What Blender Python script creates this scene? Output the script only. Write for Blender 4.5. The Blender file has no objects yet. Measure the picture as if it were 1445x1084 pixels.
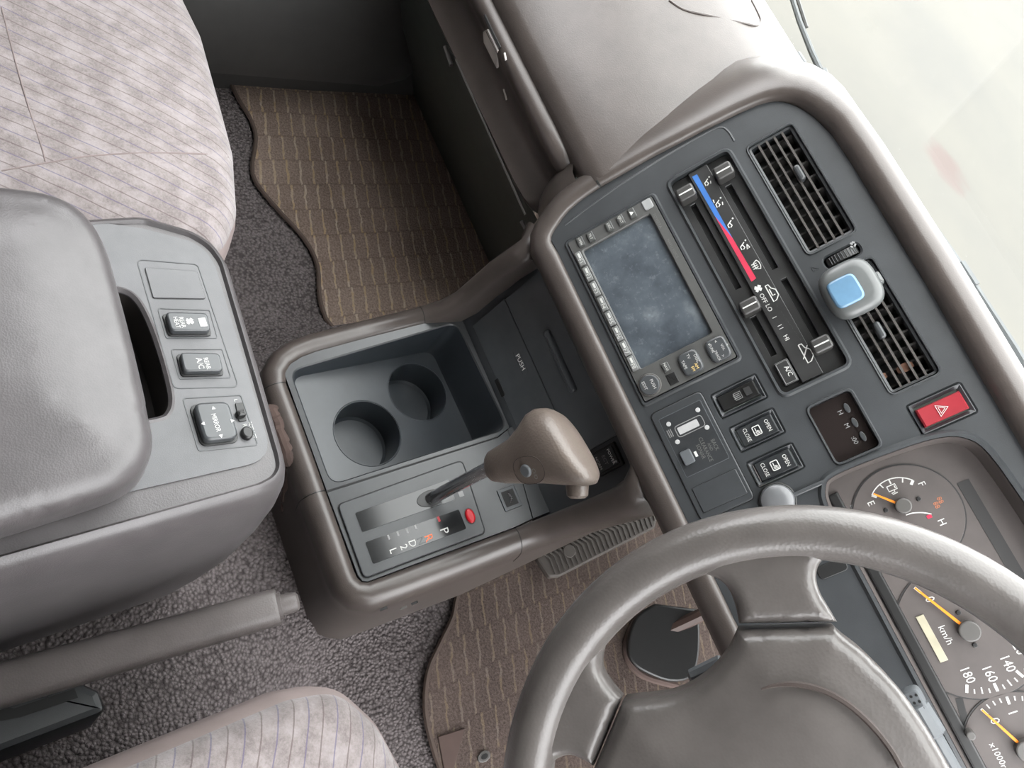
import bpy, math, random
from mathutils import Vector, Matrix
from mathutils.geometry import tessellate_polygon, delaunay_2d_cdt
random.seed(4)
S = bpy.context.scene
COL = S.collection
# ---------------------------------------------------------------- camera
W, H, FPX = 1445.0, 1084.0, 1100.0
CAM = Vector((0.217, -0.6, 0.92))
RX = Vector((0.38889951, 0.7755077, 0.49733789))       # image right
RY = Vector((0.88398772, -0.16207623, -0.43851682))    # image down
RZ = Vector((-0.25946651, 0.61017957, -0.74857065))    # view direction
cd = bpy.data.cameras.new('camera'); cam = bpy.data.objects.new('camera', cd); COL.objects.link(cam)
cd.sensor_fit = 'HORIZONTAL'; cd.sensor_width = 36.0; cd.lens = FPX * 36.0 / W; cd.clip_start = 0.02
m = Matrix((RX, -RY, -RZ)).transposed().to_4x4(); m.translation = CAM
cam.matrix_world = m
S.camera = cam
# ---------------------------------------------------------------- sky and exposure
wd = bpy.data.worlds.new('overcast_sky'); S.world = wd; wd.use_nodes = True
bg = wd.node_tree.nodes['Background']
bg.inputs[0].default_value = (0.985, 0.99, 1.0, 1); bg.inputs[1].default_value = 10.0
S.view_settings.view_transform = 'Standard'; S.view_settings.look = 'None'
S.view_settings.gamma = 1.0; S.view_settings.use_curve_mapping = False
S.view_settings.exposure = 0.1

# ---------------------------------------------------------------- materials
def lin(c):
    c = c / 255.0
    return c / 12.92 if c <= 0.04045 else ((c + 0.055) / 1.055) ** 2.4
def rgb(r, g, b): return (lin(r), lin(g), lin(b), 1)
class NT:
    def __init__(s, name):
        s.m = bpy.data.materials.new(name); s.m.use_nodes = True
        s.t = s.m.node_tree; s.b = s.t.nodes['Principled BSDF']
    def n(s, typ, **kw):
        x = s.t.nodes.new(typ)
        for k, v in kw.items():
            if k in x.inputs.keys() if hasattr(x.inputs, 'keys') else False: x.inputs[k].default_value = v
            else: setattr(x, k, v)
        return x
    def l(s, a, b): s.t.links.new(a, b)
    def math(s, op, a, b=None, c=None):
        x = s.t.nodes.new('ShaderNodeMath'); x.operation = op
        for i, v in enumerate((a, b, c)):
            if v is None: continue
            if isinstance(v, (int, float)): x.inputs[i].default_value = v
            else: s.l(v, x.inputs[i])
        return x.outputs[0]
    def mix(s, fac, a, b):
        x = s.t.nodes.new('ShaderNodeMix'); x.data_type = 'RGBA'
        for sock, v in ((x.inputs[0], fac), (x.inputs[6], a), (x.inputs[7], b)):
            if isinstance(v, (int, float, tuple)): sock.default_value = v
            else: s.l(v, sock)
        return x.outputs[2]
    def ramp(s, fac, stops):
        x = s.t.nodes.new('ShaderNodeValToRGB'); e = x.color_ramp.elements
        while len(e) < len(stops): e.new(0.5)
        for i, (p, c) in enumerate(stops): e[i].position = p; e[i].color = c
        s.l(fac, x.inputs[0]); return x.outputs[0]
    def coord(s): return s.t.nodes.new('ShaderNodeTexCoord').outputs['Object']
    def noise(s, vec, scale, detail=3, rough=0.5):
        x = s.t.nodes.new('ShaderNodeTexNoise'); x.inputs['Scale'].default_value = scale
        x.inputs['Detail'].default_value = detail; x.inputs['Roughness'].default_value = rough
        s.l(vec, x.inputs['Vector']); return x.outputs['Fac']
    def bump(s, h, strength, dist):
        x = s.t.nodes.new('ShaderNodeBump'); x.inputs['Strength'].default_value = strength
        x.inputs['Distance'].default_value = dist; s.l(h, x.inputs['Height'])
        s.l(x.outputs[0], s.b.inputs['Normal'])
MATS = {}
def plastic(name, col, rough=0.45, grain=0.0, gscale=900, spec=0.5, var=0.12, metal=0.0, coat=0.0):
    k = NT(name); c = k.coord()
    nz = k.noise(c, 35, 4, 0.6)
    dark = tuple(x * (1 - var) for x in col[:3]) + (1,); lite = tuple(min(1, x * (1 + var)) for x in col[:3]) + (1,)
    k.l(k.ramp(nz, [(0.3, dark), (0.7, lite)]), k.b.inputs['Base Color'])
    k.b.inputs['Roughness'].default_value = rough; k.b.inputs['Metallic'].default_value = metal
    k.b.inputs['Specular IOR Level'].default_value = spec; k.b.inputs['Coat Weight'].default_value = coat
    if grain:
        v = k.t.nodes.new('ShaderNodeTexVoronoi'); v.inputs['Scale'].default_value = gscale
        k.l(c, v.inputs['Vector']); k.bump(v.outputs['Distance'], grain, 0.0006)
    MATS[name] = k.m; return k.m
def glow(name, col, strength):
    k = NT(name); k.b.inputs['Base Color'].default_value = col
    k.b.inputs['Emission Color'].default_value = col; k.b.inputs['Emission Strength'].default_value = strength
    MATS[name] = k.m
plastic('taupe', rgb(66, 60, 57), 0.34, 0.11, 800)
plastic('taupe_dark', rgb(61, 53, 50), 0.45, 0.2, 700)
plastic('taupe_armrest', rgb(70, 67, 68), 0.36, 0.12, 900)
plastic('taupe_wheel', rgb(82, 78, 76), 0.31, 0.15, 500)
plastic('slate', rgb(50, 52, 54), 0.34, 0.08, 1500)
plastic('slate_light', rgb(74, 77, 80), 0.45, 0.06, 1500)
plastic('slate_armrest', rgb(76, 76, 78), 0.38, 0.06, 1500)
plastic('tray_dark', rgb(40, 44, 48), 0.34, 0.08, 1500)
plastic('panel_black', rgb(40, 42, 44), 0.38, 0.06, 1500)
plastic('black', rgb(22, 22, 22), 0.4)
plastic('deep_black', rgb(8, 8, 8), 0.7)
plastic('gloss_black', rgb(26, 27, 28), 0.12)
plastic('hvac_face', rgb(36, 36, 36), 0.35, var=0.25)
plastic('unit_grey', rgb(66, 66, 65), 0.42)
plastic('button_grey', rgb(62, 63, 62), 0.35)
plastic('key_pale', rgb(100, 101, 100), 0.35)
plastic('slider_grey', rgb(50, 49, 48), 0.38)
plastic('stack_black', rgb(70, 73, 76), 0.36, 0.06, 1500)
plastic('vane_grey', rgb(44, 42, 41), 0.34)
plastic('slat_grey', rgb(66, 63, 61), 0.28)
plastic('button_pale', rgb(130, 131, 131), 0.35)
plastic('pad_dark', rgb(58, 60, 62), 0.3)
plastic('white_print', rgb(178, 178, 175), 0.5)
plastic('grey_print', rgb(120, 120, 120), 0.5)
plastic('faint_print', rgb(88, 88, 86), 0.5)
plastic('lamp_white', rgb(160, 160, 160), 0.3)
plastic('yellow_print', rgb(214, 186, 120), 0.5)
plastic('orange_print', rgb(224, 100, 50), 0.5)
plastic('dim_orange', rgb(150, 92, 62), 0.5)
plastic('red_print', rgb(160, 26, 56), 0.5)
plastic('blue_print', rgb(30, 84, 148), 0.5)
plastic('red_plastic', rgb(126, 26, 36), 0.42)
plastic('red_rubber', rgb(158, 20, 30), 0.3)
plastic('needle_orange', rgb(214, 124, 18), 0.45)
plastic('gauge_face', rgb(68, 62, 60), 0.55)
plastic('clock_face', rgb(33, 28, 27), 0.18)
plastic('notch_dark', rgb(32, 28, 26), 0.6)  # armrest notch inside, with the recess shade put into the colour
plastic('dry_brown', rgb(96, 66, 50), 0.8)
plastic('gauge_ring', rgb(30, 29, 29), 0.5)
plastic('lcd_cream', rgb(152, 147, 128), 0.4)
plastic('grey_cap', rgb(70, 68, 66), 0.4)
plastic('bezel_grey', rgb(46, 48, 51), 0.4)
plastic('bright_print', rgb(240, 240, 238), 0.5)
plastic('chrome', rgb(200, 200, 202), 0.24, metal=1.0)
plastic('silver_cap', rgb(92, 93, 95), 0.3)
plastic('knob_taupe', rgb(92, 83, 77), 0.36, 0.3, 420)
plastic('handbrake_grip', rgb(80, 75, 74), 0.45, 0.2, 700)
plastic('freshener_grey', rgb(76, 78, 78), 0.35)
plastic('freshener_blue', rgb(82, 112, 136), 0.25)
plastic('rubber', rgb(58, 53, 49), 0.6)
plastic('door_dark', rgb(38, 37, 36), 0.55)
plastic('lower_black', rgb(58, 64, 60), 0.5, 0.1, 700)
plastic('seat_trim', rgb(132, 120, 118), 0.6)
plastic('seat_piping', rgb(112, 101, 100), 0.9)
plastic('seat_base', rgb(40, 38, 37), 0.6)
plastic('mat_edge', rgb(62, 50, 44), 0.85)
plastic('carpet_trim', rgb(62, 48, 43), 0.9)
plastic('wiper_grey', rgb(62, 65, 67), 0.4)
plastic('roof_lining', rgb(125, 120, 116), 0.9)
plastic('stalk_grey', rgb(84, 87, 90), 0.4)
plastic('brown_boot', rgb(60, 44, 38), 0.6)
plastic('latch_grey', rgb(185, 180, 176), 0.5)

def screen_mat():
    k = NT('dusty_screen'); c = k.coord()
    n1 = k.noise(c, 22, 5, 0.65); n2 = k.noise(c, 160, 6, 0.75)
    a = k.ramp(n1, [(0.3, rgb(50, 55, 61)), (0.55, rgb(72, 78, 84)), (0.75, rgb(104, 109, 113))])
    s = k.ramp(n2, [(0.55, (0, 0, 0, 1)), (0.72, (1, 1, 1, 1))])
    k.l(k.mix(k.math('MULTIPLY', s, 0.35), a, rgb(130, 136, 142)), k.b.inputs['Base Color'])
    k.b.inputs['Roughness'].default_value = 0.3
    MATS['dusty_screen'] = k.m
screen_mat()
def fabric(name, ang, per, axis_shift=0.0):
    """velour: pinstripes at angle ang across object xy, mottled woven patches"""
    k = NT(name); c = k.coord()
    sp = k.t.nodes.new('ShaderNodeSeparateXYZ'); k.l(c, sp.inputs[0])
    x, y = sp.outputs[0], sp.outputs[1]
    d = k.math('ADD', k.math('MULTIPLY', x, math.cos(ang)), k.math('MULTIPLY', y, math.sin(ang)))
    e = k.math('SUBTRACT', k.math('MULTIPLY', y, math.cos(ang)), k.math('MULTIPLY', x, math.sin(ang)))
    wob = k.math('MULTIPLY', k.noise(c, 18, 2), 0.003)
    ph = k.math('FRACT', k.math('DIVIDE', k.math('ADD', d, wob), per))
    line = k.math('LESS_THAN', k.math('ABSOLUTE', k.math('SUBTRACT', ph, 0.5)), 0.05)
    ph2 = k.math('FRACT', k.math('DIVIDE', k.math('ADD', d, wob), per * 2))
    alt = k.math('GREATER_THAN', ph2, 0.5)
    vec = k.t.nodes.new('ShaderNodeCombineXYZ')
    k.l(k.math('MULTIPLY', d, 48.0), vec.inputs[0]); k.l(k.math('MULTIPLY', e, 40.0), vec.inputs[1])
    pn = k.t.nodes.new('ShaderNodeTexNoise'); pn.inputs['Scale'].default_value = 1.0; pn.inputs['Detail'].default_value = 5
    pn.inputs['Roughness'].default_value = 0.65; k.l(vec.outputs[0], pn.inputs['Vector'])
    fine = k.noise(c, 500, 3, 0.7)
    base = k.ramp(pn.outputs['Fac'], [(0.42, rgb(100, 93, 92)), (0.53, rgb(117, 110, 109)), (0.62, rgb(128, 122, 122))])
    base = k.mix(k.math('MULTIPLY', k.math('SUBTRACT', fine, 0.3), 1.0), base, rgb(146, 138, 138))
    lc = k.mix(alt, rgb(74, 63, 61), rgb(76, 72, 98))
    k.l(k.mix(k.math('MULTIPLY', line, 0.6), base, lc), k.b.inputs['Base Color'])
    k.b.inputs['Roughness'].default_value = 0.9; k.b.inputs['Sheen Weight'].default_value = 0.25
    k.b.inputs['Specular IOR Level'].default_value = 0.15
    k.bump(fine, 0.25, 0.002)
    MATS[name] = k.m
fabric('seat_fabric_passenger', math.radians(147), 0.0105)
fabric('seat_fabric_driver', math.radians(60), 0.0105)
def carpet(name, c0, c1, scale=270):
    k = NT(name); c = k.coord()
    vo = k.t.nodes.new('ShaderNodeTexVoronoi'); vo.inputs['Scale'].default_value = scale; k.l(c, vo.inputs['Vector'])
    n = k.math('ADD', k.math('MULTIPLY', k.math('SUBTRACT', 1.0, vo.outputs['Distance']), 0.7), k.math('MULTIPLY', k.noise(c, 400, 3, 0.7), 0.3)); b = k.noise(c, 9, 3)
    f = k.math('ADD', k.math('MULTIPLY', n, 0.75), k.math('MULTIPLY', b, 0.3))
    k.l(k.ramp(f, [(0.36, c0), (0.66, c1)]), k.b.inputs['Base Color'])
    k.b.inputs['Roughness'].default_value = 0.95; k.b.inputs['Specular IOR Level'].default_value = 0.1
    k.bump(n, 0.9, 0.006)
    MATS[name] = k.m
carpet('carpet', rgb(64, 59, 59), rgb(100, 94, 94))
def mat_weave(name, slant, c0, c1, y0, y1):
    """brown floor mat: rows 46 mm deep of slanted yarn lines, thin dark rows between them"""
    k = NT(name); c = k.coord()
    sp = k.t.nodes.new('ShaderNodeSeparateXYZ'); k.l(c, sp.inputs[0])
    x, y = sp.outputs[0], sp.outputs[1]
    n = k.noise(c, 60, 3)
    xr = k.math('ADD', k.math('DIVIDE', k.math('ADD', x, k.math('MULTIPLY', n, 0.008)), 0.046), 20.0)
    row = k.math('FLOOR', xr); fr = k.math('FRACT', xr)
    w = k.math('MULTIPLY', k.math('SUBTRACT', n, 0.5), 0.006)
    ph = k.math('FRACT', k.math('ADD', k.math('DIVIDE', k.math('ADD', k.math('ADD', y, w), k.math('MULTIPLY', fr, slant)), 0.021), k.math('MULTIPLY', row, 0.37)))
    line = k.math('LESS_THAN', k.math('ABSOLUTE', k.math('SUBTRACT', ph, 0.5)), 0.075)
    brk = k.math('GREATER_THAN', k.math('ABSOLUTE', k.math('SUBTRACT', fr, 0.5)), 0.465)
    fine = k.noise(c, 330, 4, 0.7); blot = k.noise(c, 7, 3)
    base = k.ramp(k.math('ADD', k.math('MULTIPLY', fine, 0.7), k.math('MULTIPLY', blot, 0.35)), [(0.38, c0), (0.66, c1)])
    yarn = k.mix(k.ramp(k.noise(c, 40, 2), [(0.4, (0, 0, 0, 1)), (0.6, (1, 1, 1, 1))]), y0, y1)
    col = k.mix(k.math('MULTIPLY', line, k.math('ADD', k.math('MULTIPLY', fine, 0.9), 0.25)), base, yarn)
    col = k.mix(k.math('MULTIPLY', brk, 0.2), col, rgb(44, 35, 32))
    k.l(col, k.b.inputs['Base Color'])
    k.b.inputs['Roughness'].default_value = 0.95; k.b.inputs['Specular IOR Level'].default_value = 0.1
    k.bump(fine, 0.6, 0.004)
    MATS[name] = k.m
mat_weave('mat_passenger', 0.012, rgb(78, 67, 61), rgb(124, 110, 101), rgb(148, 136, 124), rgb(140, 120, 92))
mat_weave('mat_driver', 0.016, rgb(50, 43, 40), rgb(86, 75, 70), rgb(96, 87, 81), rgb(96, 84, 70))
def ground_mat():
    k = NT('pale_concrete'); c = k.coord()
    n = k.noise(c, 0.6, 5, 0.6); f = k.noise(c, 30, 4, 0.6)
    base = k.ramp(n, [(0.35, rgb(63, 62, 58)), (0.6, rgb(71, 69, 63))])
    base = k.mix(k.math('MULTIPLY', f, 0.12), base, rgb(64, 64, 62))
    # dried reddish stain on the concrete
    mp = k.t.nodes.new('ShaderNodeMapping'); mp.vector_type = 'TEXTURE'
    mp.inputs['Location'].default_value = (-1.03, 3.98, 0); mp.inputs['Rotation'].default_value = (0, 0, math.radians(-8))
    mp.inputs['Scale'].default_value = (0.42, 0.36, 1); k.l(c, mp.inputs['Vector'])
    ln = k.t.nodes.new('ShaderNodeVectorMath'); ln.operation = 'LENGTH'; k.l(mp.outputs[0], ln.inputs[0])
    sp = k.t.nodes.new('ShaderNodeSeparateXYZ'); k.l(mp.outputs[0], sp.inputs[0])
    r = k.math('ADD', ln.outputs['Value'], k.math('MULTIPLY', k.noise(c, 5, 4), 0.5))
    s = k.ramp(r, [(0.85, (1, 1, 1, 1)), (1.25, (0, 0, 0, 1))])
    k.l(k.mix(k.math('MULTIPLY', s, 0.75), base, rgb(64, 50, 47)), k.b.inputs['Base Color'])
    k.b.inputs['Roughness'].default_value = 0.9
    MATS['pale_concrete'] = k.m
ground_mat()
def glass_mat():
    k = NT('windscreen_glass'); t = k.t
    tr = t.nodes.new('ShaderNodeBsdfTransparent'); tr.inputs[0].default_value = (0.95, 0.96, 0.95, 1)
    gl = t.nodes.new('ShaderNodeBsdfGlossy'); gl.inputs['Roughness'].default_value = 0.02
    mx = t.nodes.new('ShaderNodeMixShader'); mx.inputs[0].default_value = 0.05
    k.l(tr.outputs[0], mx.inputs[1]); k.l(gl.outputs[0], mx.inputs[2])
    k.l(mx.outputs[0], t.nodes['Material Output'].inputs[0]); MATS['windscreen_glass'] = k.m
glass_mat()

# ---------------------------------------------------------------- geometry helpers
def ray(px, py):
    return (RX * ((px - W / 2) / FPX) + RY * ((py - H / 2) / FPX) + RZ)
class Plane:
    def __init__(s, o, v, u=(1, 0, 0)):
        s.o = Vector(o); s.u = Vector(u).normalized(); s.v = Vector(v).normalized(); s.n = s.u.cross(s.v).normalized()
    def off(s, h): return Plane(s.o + s.n * h, s.v, s.u)
    def p(s, px, py):
        d = ray(px, py); t = s.n.dot(s.o - CAM) / s.n.dot(d); q = CAM + d * t - s.o
        return (q.dot(s.u), q.dot(s.v))
    def ps(s, *pts): return [s.p(*q) for q in pts]
    def w(s, a, b, h=0.0): return s.o + s.u * a + s.v * b + s.n * h
    def wp(s, px, py, h=0.0): return s.w(*s.p(px, py), h)
def zpt(px, py, z):
    d = ray(px, py); return CAM + d * ((z - CAM.z) / d.z)
def ypt(px, py, y):
    d = ray(px, py); return CAM + d * ((y - CAM.y) / d.y)
def xpt(px, py, x):
    d = ray(px, py); return CAM + d * ((x - CAM.x) / d.x)
def area2(p): return sum(p[i][0] * p[(i + 1) % len(p)][1] - p[(i + 1) % len(p)][0] * p[i][1] for i in range(len(p)))
def ccw(p): return list(p) if area2(p) > 0 else list(p)[::-1]
def rounded(pts, r, seg=4):
    pts = ccw(pts); n = len(pts); out = []
    for i in range(n):
        a = Vector(pts[i - 1]); b = Vector(pts[i]); c = Vector(pts[(i + 1) % n])
        rr = r[i] if isinstance(r, (list, tuple)) else r
        d1 = a - b; d2 = c - b; l1 = d1.length; l2 = d2.length
        if rr <= 0 or l1 < 1e-9 or l2 < 1e-9: out.append((b.x, b.y)); continue
        d1 /= l1; d2 /= l2
        co = max(-1, min(1, d1.dot(d2))); half = math.acos(co) / 2
        if half > 1.54: out.append((b.x, b.y)); continue
        t = min(rr / math.tan(half), l1 * 0.48, l2 * 0.48)
        p0 = b + d1 * t; p1 = b + d2 * t
        for k in range(seg + 1):
            s = k / seg
            q = p0 * (1 - s) ** 2 + b * 2 * s * (1 - s) + p1 * s * s
            out.append((q.x, q.y))
    return out
def inset(pts, d):
    n = len(pts); out = []
    for i in range(n):
        a = Vector(pts[i - 1]); b = Vector(pts[i]); c = Vector(pts[(i + 1) % n])
        e1 = b - a; e2 = c - b
        if e1.length < 1e-9: e1 = e2
        if e2.length < 1e-9: e2 = e1
        n1 = Vector((-e1.y, e1.x)).normalized(); n2 = Vector((-e2.y, e2.x)).normalized()
        m = n1 + n2
        if m.length < 1e-6: m = n1
        m.normalize(); k = max(0.4, m.dot(n1))
        q = b + m * (d / k); out.append((q.x, q.y))
    return out
def rect(c, w, h):
    a, b = c; return [(a - w / 2, b - h / 2), (a + w / 2, b - h / 2), (a + w / 2, b + h / 2), (a - w / 2, b + h / 2)]
def circle(c, r, n=24, ry=None):
    ry = ry or r
    return [(c[0] + r * math.cos(2 * math.pi * i / n), c[1] + ry * math.sin(2 * math.pi * i / n)) for i in range(n)]
LOC = {}
class MB:
    def __init__(s): s.v = []; s.f = []; s.flat = set()
    def add(s, vs, fs):
        o = len(s.v); s.v += [Vector(q) for q in vs]; s.f += [tuple(i + o for i in f) for f in fs]; return s
    def prism(s, pl, out, h0, h1, bev=0.0, nb=2):
        """outline (plane uv) from height h0 to h1, top edge rounded by bev"""
        out = ccw(out); n = len(out); rings = [[pl.w(a, b, h0) for a, b in out]]
        if bev > 0:
            for k in range(nb + 1):
                t = math.pi / 2 * k / nb
                ins = inset(out, bev * (1 - math.cos(t)))
                rings.append([pl.w(a, b, h1 - bev + bev * math.sin(t)) for a, b in ins])
        else: rings.append([pl.w(a, b, h1) for a, b in out])
        s.rings(rings, True); o = len(s.v)
        L = len(rings)
        s.flat.update((len(s.f), len(s.f) + 1))
        s.f.append(tuple(o - n + i for i in range(n)))
        s.f.append(tuple(o - n * L + n - 1 - i for i in range(n)))
        return s
    def rings(s, rings, closed=True, flip=False):
        n = len(rings[0]); o = len(s.v)
        for r in rings: s.v += [Vector(q) for q in r]
        for k in range(len(rings) - 1):
            for i in range(n if closed else n - 1):
                j = (i + 1) % n
                q = (o + k * n + i, o + k * n + j, o + (k + 1) * n + j, o + (k + 1) * n + i)
                s.f.append(q[::-1] if flip else q)
        return s
    def cap(s, n, first=False, total=None):
        o = len(s.v)
        s.f.append(tuple(o - n + i for i in range(n))); return s
    def loft(s, rings):
        n = len(rings[0]); o = len(s.v); s.rings(rings, True)
        s.f.append(tuple(o + n - 1 - i for i in range(n))); o2 = len(s.v)
        s.f.append(tuple(o2 - n + i for i in range(n))); return s
    def plate(s, pl, outer, holes, h, skirt, chamf=0.0012, lip=0.0):
        """flat plate with real openings; each hole (outline, depth) gets a chamfer and side walls"""
        outer = ccw(outer); loops = [outer]; hs = []
        for ho, dep in holes:
            ho = ccw(ho); big = inset(ho, -chamf); loops.append(big); hs.append((ho, big, dep))
        flat = [q for L in loops for q in L]
        tri = tessellate_polygon([[Vector((a, b, 0)) for a, b in L] for L in loops])
        s.flat.update(range(len(s.f), len(s.f) + len(tri)))
        o = len(s.v); s.v += [pl.w(a, b, h) for a, b in flat]
        for t in tri:
            a, b, c = [Vector(flat[i]) for i in t]
            cr = (b - a).x * (c - a).y - (b - a).y * (c - a).x
            s.f.append(tuple(o + i for i in (t if cr > 0 else t[::-1])))
        s.rings([[pl.w(a, b, h - skirt) for a, b in outer], [pl.w(a, b, h) for a, b in outer]], True)
        for ho, big, dep in hs:
            s.rings([[pl.w(a, b, h) for a, b in big], [pl.w(a, b, h - chamf) for a, b in ho], [pl.w(a, b, h - dep) for a, b in ho]], True, flip=False)
        return s
    def tube(s, path, r, n=10, cap=True, up=None):
        path = [Vector(p) for p in path]; rings = []
        rs = r if isinstance(r, (list, tuple)) else [r] * len(path)
        ref = Vector(up) if up else None
        for i, p in enumerate(path):
            t = (path[min(i + 1, len(path) - 1)] - path[max(i - 1, 0)]).normalized()
            if ref is None:
                ref = Vector((0, 0, 1)) if abs(t.z) < 0.9 else Vector((1, 0, 0))
            a = t.cross(ref).normalized(); b = a.cross(t).normalized(); ref = b
            rings.append([p + (a * math.cos(2 * math.pi * k / n) + b * math.sin(2 * math.pi * k / n)) * rs[i] for k in range(n)])
        if cap: s.loft(rings)
        else: s.rings(rings, True)
        return s
    def ribbon(s, pl, line, w, h, closed=False):
        """flat stroke following a polyline on a plane, thickness 0.25 mm"""
        P = [Vector(q) for q in line]; n = len(P); L = []; R = []
        for i in range(n):
            a = P[(i - 1) % n] if (closed or i > 0) else P[i]; b = P[(i + 1) % n] if (closed or i < n - 1) else P[i]
            t = (b - a).normalized(); q = Vector((-t.y, t.x)) * w / 2
            L.append(P[i] + q); R.append(P[i] - q)
        rg = [[pl.w(R[i].x, R[i].y, h), pl.w(L[i].x, L[i].y, h), pl.w(L[i].x, L[i].y, h + 0.00025), pl.w(R[i].x, R[i].y, h + 0.00025)] for i in range(n)]
        if closed: rg.append(rg[0]); s.rings(rg, True)
        else: s.loft(rg)
        return s
    def build(s, name, mat, parent=None, smooth=35):
        me = bpy.data.meshes.new(name)
        off = LOC.get(parent.name, Vector((0, 0, 0))) if parent else Vector((0, 0, 0))
        me.from_pydata([v - off for v in s.v], [], s.f)
        import bmesh
        if smooth: me.polygons.foreach_set('use_smooth', [i not in s.flat for i in range(len(me.polygons))])
        bm = bmesh.new(); bm.from_mesh(me); bmesh.ops.remove_doubles(bm, verts=bm.verts, dist=1e-6)
        bmesh.ops.recalc_face_normals(bm, faces=bm.faces); bm.to_mesh(me); bm.free()
        if smooth:
            fl_ = [p.use_smooth for p in me.polygons]
            me.set_sharp_from_angle(angle=math.radians(smooth))
            me.polygons.foreach_set('use_smooth', fl_)
        me.materials.append(MATS[mat])
        o = bpy.data.objects.new(name, me); COL.objects.link(o)
        if parent: o.parent = parent; LOC[o.name] = off
        else: LOC[o.name] = Vector((0, 0, 0))
        return o
def thing(name, label, cat, loc, group=None):
    o = bpy.data.objects.new(name, None); COL.objects.link(o); o.empty_display_size = 0.02
    o.location = Vector(loc); LOC[o.name] = Vector(loc); tag(o, label, cat, group); return o
def tag(o, label, cat, group=None):
    o['label'] = label; o['category'] = cat
    if group: o['group'] = group
    return o
def struct(o, label=None, cat=None):
    o['kind'] = 'structure'
    if label: o['label'] = label
    if cat: o['category'] = cat
    return o
def text(name, s, pl, c, size, mat, parent, rot=0.0, h=0.0, sx=1.0, bold=0.0):
    cu = bpy.data.curves.new(name, 'FONT'); cu.body = s; cu.size = 1.0; cu.align_x = 'CENTER'; cu.align_y = 'CENTER'
    cu.resolution_u = 2; cu.offset = bold
    to = bpy.data.objects.new('tmp_text', cu); me = bpy.data.meshes.new_from_object(to)
    ca, sa = math.cos(rot), math.sin(rot)
    off = LOC.get(parent.name, Vector((0, 0, 0)))
    k = size * 1.38
    for v in me.vertices:
        x, y = v.co.x * k * sx, v.co.y * k
        v.co = pl.w(c[0] + x * ca - y * sa, c[1] + x * sa + y * ca, h + 0.00022) - off
    bpy.data.objects.remove(to); bpy.data.curves.remove(cu)
    me.name = name; me.materials.clear(); me.materials.append(MATS[mat])
    o = bpy.data.objects.new(name, me); COL.objects.link(o); o.parent = parent; LOC[o.name] = off
    return o
def strip(mb, stations, profile, closed_ends=False, floor=None):
    """stations: (point, out, up); profile: (out, up) offsets, or one list per station"""
    rings = []
    for i, (p, o, u) in enumerate(stations):
        pr = profile[i] if isinstance(profile[0], list) else profile
        r = [p + o * a + u * b for a, b in pr]
        if floor is not None:
            q = r[-1].copy(); q.z = floor[i] if isinstance(floor, list) else floor; r.append(q)
        rings.append(r)
    mb.rings(rings, False); return rings
def smooth_path(pts, sub=4):
    """Catmull-Rom through 2D/3D points"""
    P = [Vector(p) for p in pts]; out = []
    for i in range(len(P) - 1):
        p0 = P[max(i - 1, 0)]; p1 = P[i]; p2 = P[i + 1]; p3 = P[min(i + 2, len(P) - 1)]
        for k in range(sub):
            t = k / sub
            out.append(0.5 * ((2 * p1) + (p2 - p0) * t + (2 * p0 - 5 * p1 + 4 * p2 - p3) * t * t + (3 * p1 - p0 - 3 * p2 + p3) * t ** 3))
    out.append(P[-1]); return out

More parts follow.
